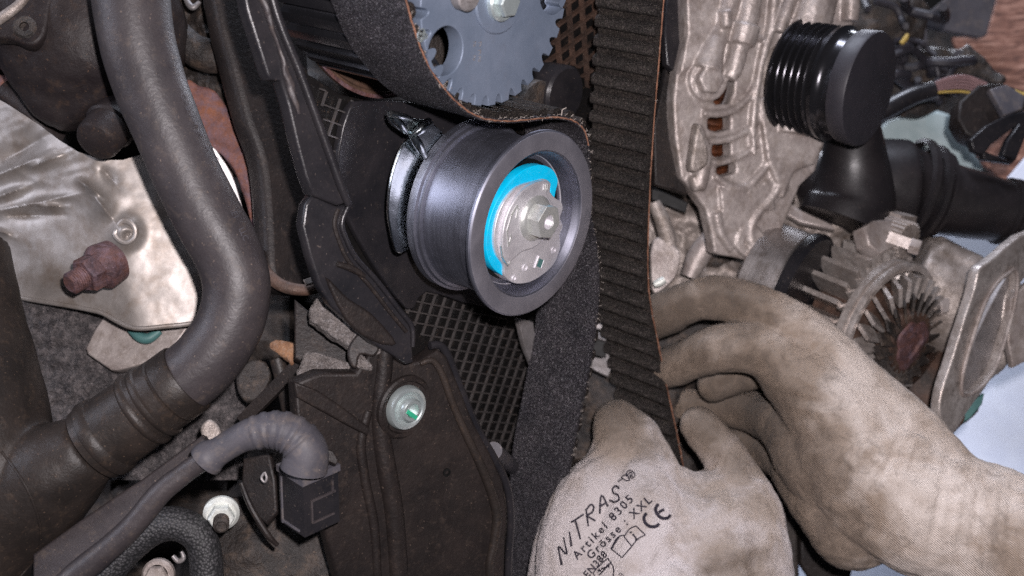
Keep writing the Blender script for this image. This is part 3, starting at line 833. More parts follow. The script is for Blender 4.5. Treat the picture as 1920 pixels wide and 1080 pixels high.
# ---- rusty flange ring behind the hose
fl = thing("rusty_flange", "rust orange curved exhaust flange edge beside the big hose", "exhaust flange", P(430, 280, 220))
mb = MB()
q = [(345,150),(372,158),(398,166),(418,190),(436,225),(452,262),(470,295),(484,335),(490,385),(494,430),(494,475),(478,440),(462,380),(444,330),(418,290),(390,285),(330,280),(300,200)]
mb.ppx([q], P(430, 280, 225), Vector((0.25, -1, 0.1)), 30, 6, smooth=4)
displace(mb, 2.5, 0.03, 2)
build(mb, "rusty_edge", M['rust'], fl, sharp=60)
mb = MB(); mb.ppx([[(330,270),(392,272),(416,296),(436,330),(450,372),(464,420),(484,478),(470,520),(330,420)]], P(430, 330, 205), Vector((0.35, -1, 0.0)), 8, 2, smooth=4)
build(mb, "bare_edge", M['shield_clean'], fl)

# ---- heat shield
hs = thing("heat_shield", "crumpled silver heat shield with a dented tab behind the big hose", "heat shield", P(200, 420, 160))
def curve_at(pts, u):
    xs = [p[0] for p in pts]
    x = xs[0] + (xs[-1] - xs[0])*u
    return x, float(np.interp(x, xs, [p[1] for p in pts]))
def sheet(top, bot, nu, nv, hfun, th):
    m = MB()
    for j in range(nv + 1):
        v = j/nv
        for i in range(nu + 1):
            u = i/nu
            a = curve_at(top, u); b = curve_at(bot, u)
            px, py = a[0]*(1-v) + b[0]*v, a[1]*(1-v) + b[1]*v
            m.v.append(P(px, py, hfun(px, py)))
    n = len(m.v); K = nu + 1
    m.v += [p + Vector((0, th, 0)) for p in m.v[:n]]
    for j in range(nv):
        for i in range(nu):
            a = j*K + i; m.f.append((a, a+1, a+K+1, a+K)); m.f.append((a+n, a+K+n, a+K+1+n, a+1+n))
    for i in range(nu):
        for a in (i, nv*K + i): m.f.append((a, a+1, a+1+n, a+n))
    for j in range(nv):
        for a in (j*K, j*K + nu): m.f.append((a, a+K, a+K+n, a+n))
    return m
def seg_d(px, py, a, b):
    ax_, ay_ = a; bx_, by_ = b
    dx, dy = bx_-ax_, by_-ay_; t = max(0, min(1, ((px-ax_)*dx + (py-ay_)*dy)/(dx*dx+dy*dy)))
    return math.hypot(px-ax_-dx*t, py-ay_-dy*t), t
folds = [((-20,335),(140,268),14,16), ((-10,372),(70,342),9,13), ((0,395),(175,358),10,12), ((10,300),(110,240),18,-12), ((60,312),(135,283),7,14),
         ((70,385),(130,388),8,12), ((150,340),(195,372),9,16), ((-10,430),(30,446),8,10), ((195,320),(222,352),10,-10), ((180,372),(218,420),20,18), ((20,405),(120,402),10,-10)]
def shield_h(px, py):
    y = 150
    # two facets meeting on a crease running from (190,360) to (245,600)
    cx = 190 + (py - 360)*0.24
    e_ = math.sqrt((px - cx)**2 + 18**2)
    y += 0.32*e_ - 0.10*(px - cx)
    for a, b, w_, h in folds:
        d, t = seg_d(px, py, a, b)
        y -= h*1.9*math.exp(-abs(d)/w_*1.3)*(0.6 + 0.4*math.sin(t*5))
    g = max(0, min(1, (430 - py)/120)) * max(0, min(1, (240 - px)/80))
    r = 1 - abs(noise.noise(Vector((px*0.018 + 0.5*py*0.018, py*0.03, 1.0))))*2
    y -= 3*g*r
    y += 1.2*noise.fractal(Vector((px/60, py/60, 3)), 1, 2, 3)
    d = math.hypot(px - 236, py - 438)
    y -= 36*math.exp(-(d/24)**2)
    y += 22*math.exp(-(math.hypot(px - 238, py - 442)/9)**2)
    # rolled lower edge
    return y
top = [(-40,165),(15,196),(75,235),(110,262),(145,284),(190,300),(230,300),(280,285),(330,280),(400,276)]
bot = [(-40,540),(10,552),(60,562),(110,570),(150,577),(190,586),(212,598),(240,612),(265,616),(310,612),(350,608),(420,598)]
mb = sheet(top, bot, 150, 110, shield_h, 5)
build(mb, "sheet", M['shield'], hs, sharp=70)
mb = MB(); pp = [P(x, y, shield_h(x, y) - 3) for x, y in bot if x > -30]
mb.tube(pp, [5]*len(pp), 10, 4)
build(mb, "rolled_edge", M['shield'], hs)
mb = MB(); lp = [(222,422),(232,414),(246,418),(254,430),(252,446),(238,455),(224,450),(216,438),(224,428)]
mb.tube([P(x, y, shield_h(236, 438) - 2) for x, y in lp], [5,7,7,6,5,5,6,6,4], 10, 5)
mb.tube([P(x, y, shield_h(236, 438) + 2) for x, y in ((228,440),(238,432),(246,438),(240,446))], [3,4,3,2], 8, 4)
build(mb, "dented_tab", M['shield'], hs)

# ---- rusty stud with nut
rs_ = thing("rusty_stud", "rusty purple brown stud and flanged nut standing out of the heat shield", "stud and nut", P(205, 500, 110))
ax = (P(140, 535, 40) - P(205, 500, 100)).normalized()
c = P(192, 500, 100)
mb = MB(); mb.lathe(c, ax, [(-30, 42), (0, 46), (6, 46), (12, 40), (18, 34)], 36, wob=lambda a, t: 1 + 0.02*math.sin(a*5)); build(mb, "flange", M['rust_nut'], rs_)
mb = MB(); mb.hexnut(c + ax*10, ax, 37, 36); displace(mb, 1.0, 0.05, 1); build(mb, "nut", M['rust_nut'], rs_)
mb = MB(); mb.lathe(c, ax, [(40, 24)] + [(44 + k*2.4, 22.5 if k % 2 else 20.5) for k in range(14)] + [(80, 16), (80, 0.1)], 28); build(mb, "stud", M['rust_nut'], rs_)

# ---- gritty iron casting below the shield
cs = thing("iron_casting", "gritty grey iron casting below the silver heat shield", "iron casting", P(200, 690, 330))
mb = sheet([(-60,520),(60,540),(200,560),(460,560)], [(-60,900),(60,900),(200,900),(460,900)], 110, 90,
           lambda x, y: 270 + 10*noise.fractal(Vector((x/34, y/34, 5)), 1, 2, 5) + 4*noise.noise(Vector((x/7, y/7, 1))), 20)
build(mb, "casting", M['cast_grit'], cs, sharp=70)
mb = MB(); mb.ppx([[(200,585),(176,620),(160,653),(164,664),(208,694),(222,694),(262,684),(318,660),(326,652),(352,614),(372,606),(372,585),(260,580)]], P(260, 640, 235), Vector((-0.1,-1,0.3)), 30, 4)
build(mb, "machined_face", M['alu'], cs)
mb = MB(); mb.tube([P(245, 618, 222), P(262, 632, 218), P(280, 634, 218), P(300, 620, 222)], [8, 11, 11, 8], 14, 5)
build(mb, "gasket_lip", M['teal'], cs)

# ---- big coolant hose with cuff
ho = thing("coolant_hose", "large dusty grey black rubber hose bending down to a ribbed cuff", "coolant hose", P(300, 300, -100))
C, R = TP([(238,-90),(246,0),(258,80),(283,165),(318,250),(352,330),(392,410),(428,475),(444,540),(430,610),(390,672),(345,712),(310,735)],
          [-100,-100,-100,-95,-90,-85,-80,-75,-72,-70,-70,-70,-68], [72,71,69,67,65,64,64,63.5,63,63,64,64,64])
mb = MB(); mb.tube(C, R, 48, 10)
displace(mb, 1.6, 0.008, 2, 2)
build(mb, "hose", M['hose'], ho, sharp=60)
c1 = P(352, 708, -70); c2 = P(186, 827, -60); ax = (c2 - c1).normalized(); L = (c2 - c1).length
k = kf(c1)
prof = [(0,62),(0,69),(3,71),(36,71),(38,69),(40,68.5),(42,71.5),(62,72),(65,76),(70,77),(74,76),(77,73),(84,73),(88,77),(93,78),(97,77),(100,73.5),(150,75),(160,76),(163,79),(178,82),(182,81),(184,76),(196,76),(196,60)]
prof = [(t*L/186, r*k*0.985) for t, r in prof]
mb = MB(); mb.lathe(c1, ax, prof, 72)
build(mb, "cuff", M['duct'], ho)
# moulded lettering along the hose flank
def along(path, i):  # raised characters
    return path
fontc = {}
def text_mesh(body, size, shear=0.0, ext=0.0, offset=0.0, space=1.0):
    cu = bpy.data.curves.new("t", 'FONT'); cu.body = body; cu.size = size; cu.shear = shear; cu.extrude = ext; cu.offset = offset
    cu.space_character = space; cu.resolution_u = 3
    ob = bpy.data.objects.new("t", cu); COL.objects.link(ob)
    me = bpy.data.meshes.new_from_object(ob.evaluated_get(bpy.context.evaluated_depsgraph_get()))
    bm = bmesh.new(); bm.from_mesh(me)
    bmesh.ops.triangulate(bm, faces=bm.faces[:])
    for _ in range(3):
        es = [e for e in bm.edges if e.calc_length() > size*0.14]
        if not es: break
        bmesh.ops.subdivide_edges(bm, edges=es, cuts=1); bmesh.ops.triangulate(bm, faces=bm.faces[:])
    vs = [(v.co.x, v.co.y) for v in bm.verts]; bm.verts.index_update(); fs = [tuple(v.index for v in f.verts) for f in bm.faces]
    bm.free(); bpy.data.objects.remove(ob); bpy.data.meshes.remove(me); bpy.data.curves.remove(cu)
    return vs, fs
def bvh_of(mb): return BVHTree.FromPolygons([tuple(v) for v in mb.v], mb.f)
def print_on(tree, vs, fs, px0, py0, ang, lift, sx=1.0, out=None):
    """lay flat lettering on a surface: pixel start (px0,py0), rotation ang (deg, counter-clockwise)"""
    out = out or MB(); ca, sa = math.cos(math.radians(ang)), math.sin(math.radians(ang))
    b = []; okv = True
    for (x, y) in vs:
        x *= sx
        px = px0 + x*ca - y*sa; py = py0 - (x*sa + y*ca)
        r = ray(px, py).normalized()
        loc, nrm, idx, dist = tree.ray_cast(CAM, r)
        if loc is None: b.append(None)
        else:
            if nrm.dot(r) > 0: nrm = -nrm
            b.append(loc + nrm*lift)
    o = len(out.v); out.v += [p if p is not None else Vector() for p in b]
    for f in fs:
        if all(b[i] is not None for i in f): out.f.append(tuple(i + o for i in f))
    return out
hb = MB(); hb.tube(C, R, 48, 10); displace(hb, 1.6, 0.008, 2, 2); ht = bvh_of(hb)
mb = None
for (s_, x, y, a) in (("C", 336, 176, -70), ("Y", 341, 186, -68), ("0", 346, 202, -66), ("LA", 362, 226, -64), ("BA", 371, 246, -62), ("SS", 383, 272, -62), ("E", 397, 300, -60), ("IE1", 430, 396, -64), ("LLC", 446, 430, -66)):
    vs, fs = text_mesh(s_, 15)
    mb = print_on(ht, vs, fs, x, y, a, 2.2, out=mb)
build(mb, "moulded_lettering", M['boot'], ho, sharp=60)

# ---- wide duct left bottom
du = thing("air_duct", "wide dusty black air duct filling the lower left corner", "air duct", P(60, 850, 0))
mb = MB()
C, R = TP([(176,834),(150,852),(110,880),(40,930),(-60,990)], [-60,-55,-45,-20,20], [66,76,95,120,150])
mb.tube(C, R, 48, 6)
C, R = TP([(-110,470),(-90,600),(-60,740),(-45,860),(-60,960),(-110,1080),(-190,1200)], [60,40,10,-20,-30,-30,0], [120,125,135,140,135,150,150])
mb.tube(C, R, 48, 6)
rm = remesh(mb, 7, 10, lambda p, n: 2.2*noise.fractal(p*0.012, 1, 2, 3))
build(rm, "duct", M['duct'], du, sharp=80)
dt = bvh_of(rm)
mb = MB(); pp = []
for (x, y) in catmull([(2,846),(28,880),(52,920),(70,965),(76,1000),(70,1040),(40,1078),(20,1100)], 6):
    loc, n_, i_, d_ = dt.ray_cast(CAM, ray(x, y).normalized())
    if loc: pp.append(loc)
if len(pp) > 3: mb.tube(pp, [2.6]*len(pp), 8, 2); build(mb, "mould_seam", M['duct'], du)

# ---- dark plastic cover left of centre
pc = thing("side_cover", "dark plastic side cover standing behind the slanted black bracket", "plastic cover", P(520, 320, 160))
mb = MB(); mb.ppx([[(405,-60),(560,-60),(585,160),(640,380),(620,520),(602,540),(560,548),(520,538),(504,505),(500,420),(488,300),(452,190)]], P(520, 320, 150), Vector((0.75,-0.8,0.2)), 60, 16, smooth=4)
build(mb, "cover", M['plastic'], pc, sharp=40)
mb = MB(); C, R = TP([(478,470),(500,512),(530,536),(570,544),(604,538)], [105,95,90,90,92], [10,12,12,11,9]); mb.tube(C, R, 14, 6)
build(mb, "rusty_rim", M['rust_dark'], pc, label="brown rusted lower rim")
mb = MB(); mb.ppx([[(568,524),(598,514),(602,526),(574,534)]], P(585, 524, 74), Vector((0.1,-1,0.5)), 8, 2)
build(mb, "bare_clip", M['shield'], pc, label="small bare metal clip on the rim")
# ---- clutter: castings top, left of the bracket
eh = thing("cylinder_head_side", "dirty dark brown side of the cylinder head right of the big hose", "cylinder head", P(400, 80, 320))
mb = sheet([(290,-80),(400,-80),(560,-80)], [(300,330),(400,330),(560,330)], 80, 90,
           lambda x, y: 300 + 46*noise.fractal(Vector((x/60, y/70, 8)), 1, 2, 4) + 10*noise.fractal(Vector((x/14, y/14, 1)), 1, 2, 3), 30)
build(mb, "casting", M['cast_dark'], eh, sharp=70)
mb = MB(); C, R = TP([(330,60),(360,90),(400,108),(450,100),(480,70)], [230]*5, [26,30,30,26,24]); mb.tube(C, R, 20, 6); displace(mb, 4, 0.02, 2)
build(mb, "cast_rib", M['cast_dark'], eh)
mb = MB(); mb.ppx([[(392,-40),(455,-40),(468,30),(450,58),(420,52),(398,22)]], P(430, 10, 190), Vector((0.1,-1,0.25)), 40, 8, smooth=3)
build(mb, "sensor_boss", M['plastic'], eh)
mb = MB(); C, R = TP([(345,-20),(352,4),(362,14),(374,4)], [215,205,200,205], [4,6,6,4]); mb.tube(C, R, 12, 5)
build(mb, "bright_clamp", M['grey_metal'], eh)

# ---- slanted black bracket
bk = thing("slanted_bracket", "slanted glossy black bracket strip running down beside the belt guard", "bracket", P(570, 330, 20))
nB = Vector((0.60, -0.78, -0.1)).normalized()
pB = P(570, 330, -215)
mb = MB()
mb.ppx([[(452,-40),(462,20),(478,70),(500,140),(506,150),(526,152),(540,200),(556,270),(572,330),(585,366),(632,386),(652,380),(640,352),(610,270),(585,200),(558,128),(540,80),(520,30),(500,-40)]], pB, nB, 34, 5)
build(mb, "upper_strip", M['plastic_shiny'], bk)
mb = MB()
C = [hit(x, y, pB + nB*3, nB) for x, y in ((500,-40),(520,30),(541,85),(560,130),(586,200),(612,272),(640,350),(654,384))]
mb.tube(C, [8,8,8,8,8,8,8,6], 14, 5); build(mb, "upper_edge", M['plastic_shiny'], bk)
mb = MB(); 
C = [hit(x, y, pB + nB*4, nB) for x, y in ((480,-20),(498,16),(516,70),(532,120),(545,165),(560,215))]
mb.tube(C, [4,6,3,4,7,3], 10, 5); displace(mb, 2.5, 0.04, 6); build(mb, "worn_ridge", M['hose'], bk, label="scraped ridge with pale dirt")
mb = MB()
pB2 = P(630, 450, -150); nB2 = Vector((0.55, -0.82, -0.1)).normalized()
mb.ppx([[(572,384),(585,366),(632,386),(652,384),(641,418),(650,450),(668,484),(708,528),(748,580),(772,612),(776,680),(762,684),(740,668),(700,645),(655,604),(620,572),(598,535),(580,480),(566,425)]], pB2, nB2, 30, 5)
build(mb, "lower_arm", M['plastic_shiny'], bk)
mb = MB(); C = [hit(x, y, pB2 + nB2*2, nB2) for x, y in ((655,382),(641,418),(650,450),(668,484),(708,528),(748,580),(772,612),(774,650))]
mb.tube(C, [5,5,5,5,5,5,5,4], 12, 5); build(mb, "outer_lip", M['plastic_shiny'], bk)
mb = MB(); C = [hit(x, y, pB2 + nB2*2, nB2) for x, y in ((634,392),(627,420),(637,455),(655,492),(695,538),(735,590),(762,622))]
mb.tube(C, [4]*7, 10, 5); build(mb, "inner_lip", M['plastic'], bk)
mb = MB(); C = [hit(x, y, pB2 + nB2*5, nB2) for x, y in ((632,495),(650,500),(668,508),(684,518))]; mb.tube(C, [5,6,6,4], 10, 4)
build(mb, "rib", M['plastic'], bk)
mb = MB(); mb.ppx([[(612,520),(655,560),(700,590),(745,645),(700,640),(650,600)]], pB2 + nB2*6, nB2, 16, 5, smooth=3)
build(mb, "gusset", M['plastic'], bk)

# ---- lower timing cover
TCV = -235
lc = thing("lower_timing_cover", "dusty black plastic timing cover with a raised curved edge, left of the lower belt", "timing cover", Ep(800, 850, TCV))
nc = Vector((0.50, -0.84, -0.18)).normalized(); pc0 = P(760, 850, 20)
def cov(x, y, h=0): return hit(x, y, pc0 + nc*h, nc)
mb = MB(); mb.ppx([[(668,700),(700,655),(760,684),(790,676),(822,656),(838,668),(860,720),(888,790),(920,850),(944,905),(952,965),(948,1030),(945,1120),(640,1120),(600,960),(560,830),(552,720),(600,700)]], pc0, nc, 40, 6)
build(mb, "panel", M['plastic'], lc)
mb = MB(); C = [cov(x, y, 3) for x, y in ((788,682),(810,676),(828,700),(848,755),(874,815),(900,870),(922,925),(932,970),(926,1020),(918,1060),(922,1110))]
mb.tube(C, [5,6,7,7,8,9,10,11,10,9,9], 14, 6); build(mb, "raised_edge", M['duct'], lc, label="raised edge dusted brown")
mb = MB(); C = [cov(x, y, -8) for x, y in ((806,648),(826,648),(842,672),(866,735),(896,805),(926,858),(950,910),(958,970),(954,1040),(952,1110))]
mb.tube(C, [8,8,8,8,8,8,8,8,8,8], 14, 6); build(mb, "outer_lip", M['plastic_shiny'], lc)
mb = MB(); C = [cov(x, y, -4) for x, y in ((722,650),(718,700),(712,750),(712,800),(722,870),(736,950),(744,1040),(748,1120))]
mb.tube(C, [16,17,17,18,20,20,20,20], 18, 6); build(mb, "vertical_rib", M['plastic'], lc)
mb = MB(); C = [cov(x, y, -2) for x, y in ((690,770),(676,830),(684,900),(700,980),(706,1060),(708,1120))]
mb.tube(C, [9,10,10,10,9,9], 14, 6); build(mb, "low_rib", M['plastic'], lc)
mb = MB(); mb.ppx([[(552,716),(600,735),(640,762),(664,780),(694,802),(690,818),(655,800),(612,776),(556,745)]], pc0 + nc*12, nc, 14, 4)
build(mb, "left_ledge", M['plastic'], lc)
# screw with green-white paint
cb_ = cov(757, 762, 0)
ncov = nc; nc = Vector((0.66, -0.68, -0.24)).normalized()
k = kf(cb_)
mb = MB(); mb.lathe(cb_, nc, [(-2, 62*k), (6, 62*k), (9, 58*k), (8, 52*k), (1, 49*k)], 48); build(mb, "screw_recess", M['plastic'], lc)
sc = thing("cover_screw", "zinc flange screw with a green paint dab in the black timing cover", "screw", cb_ + nc*8)
mb = MB(); mb.lathe(cb_ + nc*4, nc, [(-2, 43*k), (6, 43*k), (12, 40*k), (13, 34*k), (8, 27*k), (9, 23*k)], 56); build(mb, "flange", M['zinc'], sc)
mb = MB(); mb.lathe(cb_ + nc*4, nc, [(4, 25*k), (20, 23*k), (24, 20*k), (24, 14*k), (12, 13*k), (12, 0.1)], 36); build(mb, "head", M['zinc'], sc)
mb = MB(); u_, v_, _ = basis(nc)
mb.box(cb_ + nc*22 - u_*1 - v_*7, (u_*0.85 - v_*0.5).normalized(), (v_*0.85 + u_*0.5).normalized(), nc, 15*k, 4.0*k, 7)
build(mb, "paint_dab", M['green'], sc)
nc = ncov
mb = MB(); c = cov(838, 886, 2); mb.lathe(c, nc, [(-3, 8), (1.5, 8), (1.8, 5), (-4, 4), (-4, 0.1)], 20); build(mb, "dimple", M['black_seal'], lc)

# ---- foam pads
def foam(name_lbl, loop, y, n, th):
    mb = MB(); mb.ppx([loop], P(sum(p[0] for p in loop)/len(loop), sum(p[1] for p in loop)/len(loop), y), n, th, 6, smooth=2)
    rm = remesh(mb, 3.4, 2, lambda p, k: 1.8*noise.fractal(p*0.09, 1, 2, 4) + 1.8*noise.fractal(p*0.02, 1, 2, 2))
    return build(rm, "foam_pad", M['foam'], None, sharp=80, label=name_lbl, cat="foam pad", group="grey foam seals around the black cover")
foam("upper grey foam pad, tilted strip under the slanted bracket", [(604,550),(628,547),(660,578),(692,606),(714,640),(716,658),(700,664),(652,646),(580,598),(588,566)], -48, Vector((0.2,-1,0.35)), 40)
foam("lower grey foam block on top of the timing cover's left corner", [(574,656),(612,664),(664,684),(676,702),(668,726),(655,742),(606,728),(556,714),(562,680)], -40, Vector((0.1,-1,0.45)), 44)
foam("small torn foam scrap between the two bigger foam pads", [(658,668),(678,662),(698,684),(696,694),(672,690)], -60, Vector((0.1,-1,0.3)), 16)
mb = MB(); mb.ppx([[(552,560),(600,600),(655,650),(662,690),(640,705),(590,690),(552,672)]], P(600, 640, 20), Vector((0.2,-1,0.3)), 30, 4)
mb.ppx([[(652,655),(668,628),(694,622),(712,650),(700,668),(676,664),(668,690),(656,680)]], P(680, 655, -62), Vector((0.2,-1,0.2)), 14, 4, smooth=3)
build(mb, "foam_retainer", M['plastic'], None, label="black plastic retainer wedged between the grey foam pads", cat="retainer")
mb = MB(); mb.ppx([[(504,642),(530,636),(572,650),(568,664),(546,682),(540,672),(520,662)]], P(540, 656, 60), Vector((0,-1,0.4)), 24, 5, smooth=2)
rm = remesh(mb, 3.5, 2, lambda p, n: 3.5*noise.fractal(p*0.05, 1, 2, 4)); build(rm, "rust_flake", M['orange'], None, label="orange rusty lump left of the foam block", cat="rusty bracket", sharp=80)
# bars behind the connector
mb = MB(); mb.bar(P(455,790,90), P(575,668,60), 9, 12); build(mb, "thin_black_strut", M['plastic'], None, label="thin black strut slanting up to the foam block", cat="strut")
mb = MB(); C, R = TP([(520,672),(534,730),(548,800),(556,860)], [130,130,130,130], [15,14,14,14]); mb.tube(C, R, 16, 5)
build(mb, "vertical_pipe", M['duct'], None, label="dull vertical pipe behind the grey connector boot", cat="pipe")
mb = MB(); mb.ppx([[(446,690),(486,672),(508,700),(494,740),(462,752),(444,730)]], P(475, 715, 160), Vector((0.1,-1,0.3)), 30, 6, smooth=3); displace(mb, 4, 0.03, 1)
build(mb, "dirty_lug", M['cast_dark'], None, label="dirty brown casting lug right of the hose bend", cat="casting lug")
mb = MB(); mb.ppx([[(376,800),(392,785),(408,796),(414,815),(396,832),(380,822)]], P(392, 808, 40), Vector((0.1,-1,0.3)), 20, 5, smooth=3)
build(mb, "bright_clip", M['alu_dirty'], None, label="small bright metal clip between the hose cuff and the cable", cat="clip")

# ---- cable, boot and connector
cbk = thing("sensor_cable", "thick grey black cable rising to a ribbed grey rubber boot", "cable", P(330, 900, -140))
C, R = TP([(60,1160),(130,1090),(190,1040),(250,985),(300,925),(350,885),(395,855)], [-150,-150,-150,-150,-150,-150,-150], [26,25,24,23,22,20,20])
mb = MB(); mb.tube(C, R, 24, 6); displace(mb, 1.5, 0.02, 2); build(mb, "cable", M['hose'], cbk)
C, R = TP([(384,866),(394,856),(412,845),(450,822),(478,812),(508,806),(538,811),(562,828),(574,850),(570,880)], [-152,-153,-155,-158,-160,-160,-160,-158,-156,-150], [33,33,27,28,32,35,38,40,42,44])
def ribs(u):
    if u < 0.10: return 1.0
    if 0.40 < u < 0.78: return 1.0 + 0.032*(1 if math.sin(u*2*math.pi*16) > 0 else -1)*min(1, (u-0.40)*20)
    return 1.0
mb = MB(); mb.tube(C, R, 32, 12, rfun=ribs); build(mb, "boot", M['boot'], cbk, sharp=50)
cn = thing("sensor_connector", "square black plastic connector block below the grey rubber boot", "connector", P(575, 920, -120))
O = P(568, 912, -150)
eu = (P(632, 884, -105) - O).normalized(); el = (P(514, 878, -95) - O).normalized(); dn = Vector((0.02, 0.10, -1)).normalized()
def boxc(mb, o, a, b, c, la, lb, lc_):
    mb.box(o + a*la/2 + b*lb/2 + c*lc_/2, a, b, c, la/2, lb/2, lc_/2)
mb = MB(); boxc(mb, O, eu, el, dn, 74, 72, 92); build(mb, "housing", M['plastic_shiny'], cn)
mb = MB(); boxc(mb, O + dn*-12 - eu*2 - el*2, eu, el, dn, 80, 78, 12); build(mb, "collar", M['boot'], cn)
mb = MB(); boxc(mb, O + dn*30 + eu*16 - el*3, eu, el, dn, 50, 3, 4); boxc(mb, O + dn*10 + eu*58 - el*3, eu, el, dn, 4, 3, 24); boxc(mb, O + dn*70 + eu*16 - el*3, eu, el, dn, 46, 3, 3); boxc(mb, O + dn*30 + eu*14 - el*3, eu, el, dn, 3, 3, 42); build(mb, "latch", M['hose'], cn)
mb = MB(); boxc(mb, O + dn*6 - eu*2.5 + el*62, eu, el, dn, 3, 3, 84); boxc(mb, O + dn*84 - eu*2.5 + el*14, eu, el, dn, 3, 50, 3); build(mb, "edge_bead", M['boot'], cn)
mb = MB(); mb.ppx([[(600,835),(625,845),(636,862),(630,872),(606,860)]], P(615, 850, -130), Vector((0.3,-1,0.3)), 30, 3); build(mb, "rear_tab", M['plastic'], cn)
# lower engine flange around the connector
fb = thing("lower_housing", "dusty dark housing under the black connector block", "engine housing", P(500, 1010, 0))
mb = sheet([(395,940),(480,930),(560,960),(640,960),(760,960)], [(380,1180),(480,1180),(560,1180),(640,1180),(760,1180)], 70, 50,
           lambda x, y: 125 - 0.25*(y-950) + 9*noise.fractal(Vector((x/70, y/60, 18)), 1, 2, 2) - 24*math.exp(-((x-470)/55)**2 - ((y-1040)/45)**2), 20)
build(mb, "casting", M['cast_dark'], fb, sharp=70)
mb = MB(); C, R = TP([(452,905),(470,950),(500,1000),(520,1022)], [-60,-60,-62,-50], [5,6,6,4]); mb.tube(C, R, 10, 5); build(mb, "web", M['plastic'], fb)
mb = MB(); mb.ppx([[(455,860),(505,850),(516,900),(520,960),(500,985),(470,960),(452,905)]], P(490, 920, -20), Vector((-0.2,-1,0.1)), 20, 5); build(mb, "rear_web", M['plastic'], fb)
mb = MB(); C, R = TP([(496,885),(500,896),(496,904),(490,896),(496,886)], [-55]*5, [2.5]*5); mb.tube(C, R, 8, 4); build(mb, "wire_loop", M['grey_metal'], fb)
# braided hose
C, R = TP([(110,1190),(180,1098),(235,1030),(290,988),(340,984),(378,1015),(388,1080),(388,1180)], [-60,-60,-60,-60,-58,-55,-50,-50], [33,33,33,33,32,31,31,31])
mb = MB(); mb.tube(C, R, 32, 10, rfun=lambda u: 1 + 0.012*math.sin(u*260)); build(mb, "braided_hose", M['braid'], None, label="black braided hose arching at the bottom left", cat="hose")
# nut and stud
nn_ = thing("flange_nut", "pale zinc flange nut on a dark stud near the bottom left", "nut", P(425, 965, -60))
ax = Vector((0.22, -0.9, -0.22)).normalized(); c = P(415, 962, -40)
mb = MB(); mb.lathe(c, ax, [(-4, 33), (3, 33), (9, 27), (10, 18)], 36); build(mb, "flange", M['zinc_white'], nn_)
mb = MB(); mb.hexnut(c + ax*8, ax, 24, 22); build(mb, "hexagon", M['zinc_white'], nn_, sharp=25)
mb = MB(); mb.lathe(c, ax, [(24, 15)] + [(26 + k_*2.2, 14.5 if k_ % 2 else 13) for k_ in range(14)] + [(58, 10), (62, 9), (62, 0.1)], 24); build(mb, "stud", M['cast_dark'], nn_)
mb = MB(); c = P(296, 1078, -20); mb.lathe(c, FRONT, [(-10, 30), (0, 30), (4, 26), (4, 20)], 30); mb.hexnut(c - Vector((0, 3, 0)), FRONT, 20, 16); 
build(mb, "small_bolt", M['alu'], None, label="silver bolt head framed by the braided hose arch", cat="bolt")
mb = MB(); C, R = TP([(324,1042),(334,1052),(344,1046),(340,1034)], [-20]*4, [4,5,5,3]); mb.tube(C, R, 10, 4); build(mb, "wire_clip", M['grey_metal'], None, label="tiny wire clip inside the braided hose arch", cat="clip")
# grey strip behind cable
mb = MB(); mb.ppx([[(60,1040),(150,975),(236,915),(262,900),(380,815),(395,840),(330,905),(240,1000),(120,1120),(60,1120)]], P(220, 960, -70), Vector((-0.1,-1,0.3)), 30, 6)
displace(mb, 2, 0.01, 7); build(mb, "mounting_strap", M['hose'], None, label="dusty grey black strap lying behind the thick cable", cat="strap")
# stub between cover and lower belt
mb = MB(); a = cov(925, 845, -30); b_ = Ep(965, 880, -215); mb.lathe(a, (b_ - a), [(0, 0.1), (0, 18), ((b_-a).length, 18), ((b_-a).length, 0.1)], 28)
build(mb, "guide_pin", M['boot'], None, label="grey round pin between the timing cover and the belt", cat="pin")

# ================================================================== BETWEEN / BEHIND BELTS
cr = thing("crankcase_front", "dirty grey crankcase brackets glimpsed between the two belt runs", "crankcase", P(1150, 700, 640))
def slab(parent, name, mat, loop, y, n=(0,-1,0), th=30, bev=4, smooth=0, disp=0, label=None, **kw):
    mb = MB(); cx = sum(p[0] for p in loop)/len(loop); cy = sum(p[1] for p in loop)/len(loop)
    mb.ppx([loop], P(cx, cy, y), Vector(n), th, bev, smooth=smooth)
    if disp: displace(mb, disp, 0.02, cx)
    return build(mb, name, mat, parent, label=label, sharp=45, **kw)
slab(cr, "cast_face", M['cast_dark'], [(1040,540),(1480,560),(1500,1100),(1000,1100)], 720, th=60, bev=8)
slab(cr, "dark_shelf", M['cast_dark'], [(1096,690),(1180,728),(1200,800),(1130,860),(1060,860)], 640, (0.2,-1,0.6), 40, 6)
slab(cr, "bright_bracket", M['grey_metal'], [(1112,668),(1128,672),(1142,640),(1158,664),(1140,706),(1108,690)], 610, (0.1,-1,0.3), 14, 2)
slab(cr, "upper_bar", M['grey_metal'], [(1112,618),(1150,634),(1152,644),(1110,630)], 600, (0,-1,0.5), 20, 2)
slab(cr, "black_box", M['black_seal'], [(1108,634),(1138,642),(1136,672),(1106,664)], 606, th=20, bev=2)
slab(cr, "side_post", M['grey_metal'], [(1112,590),(1140,600),(1136,622),(1108,612)], 620, (0,-1,0.2), 20, 3)

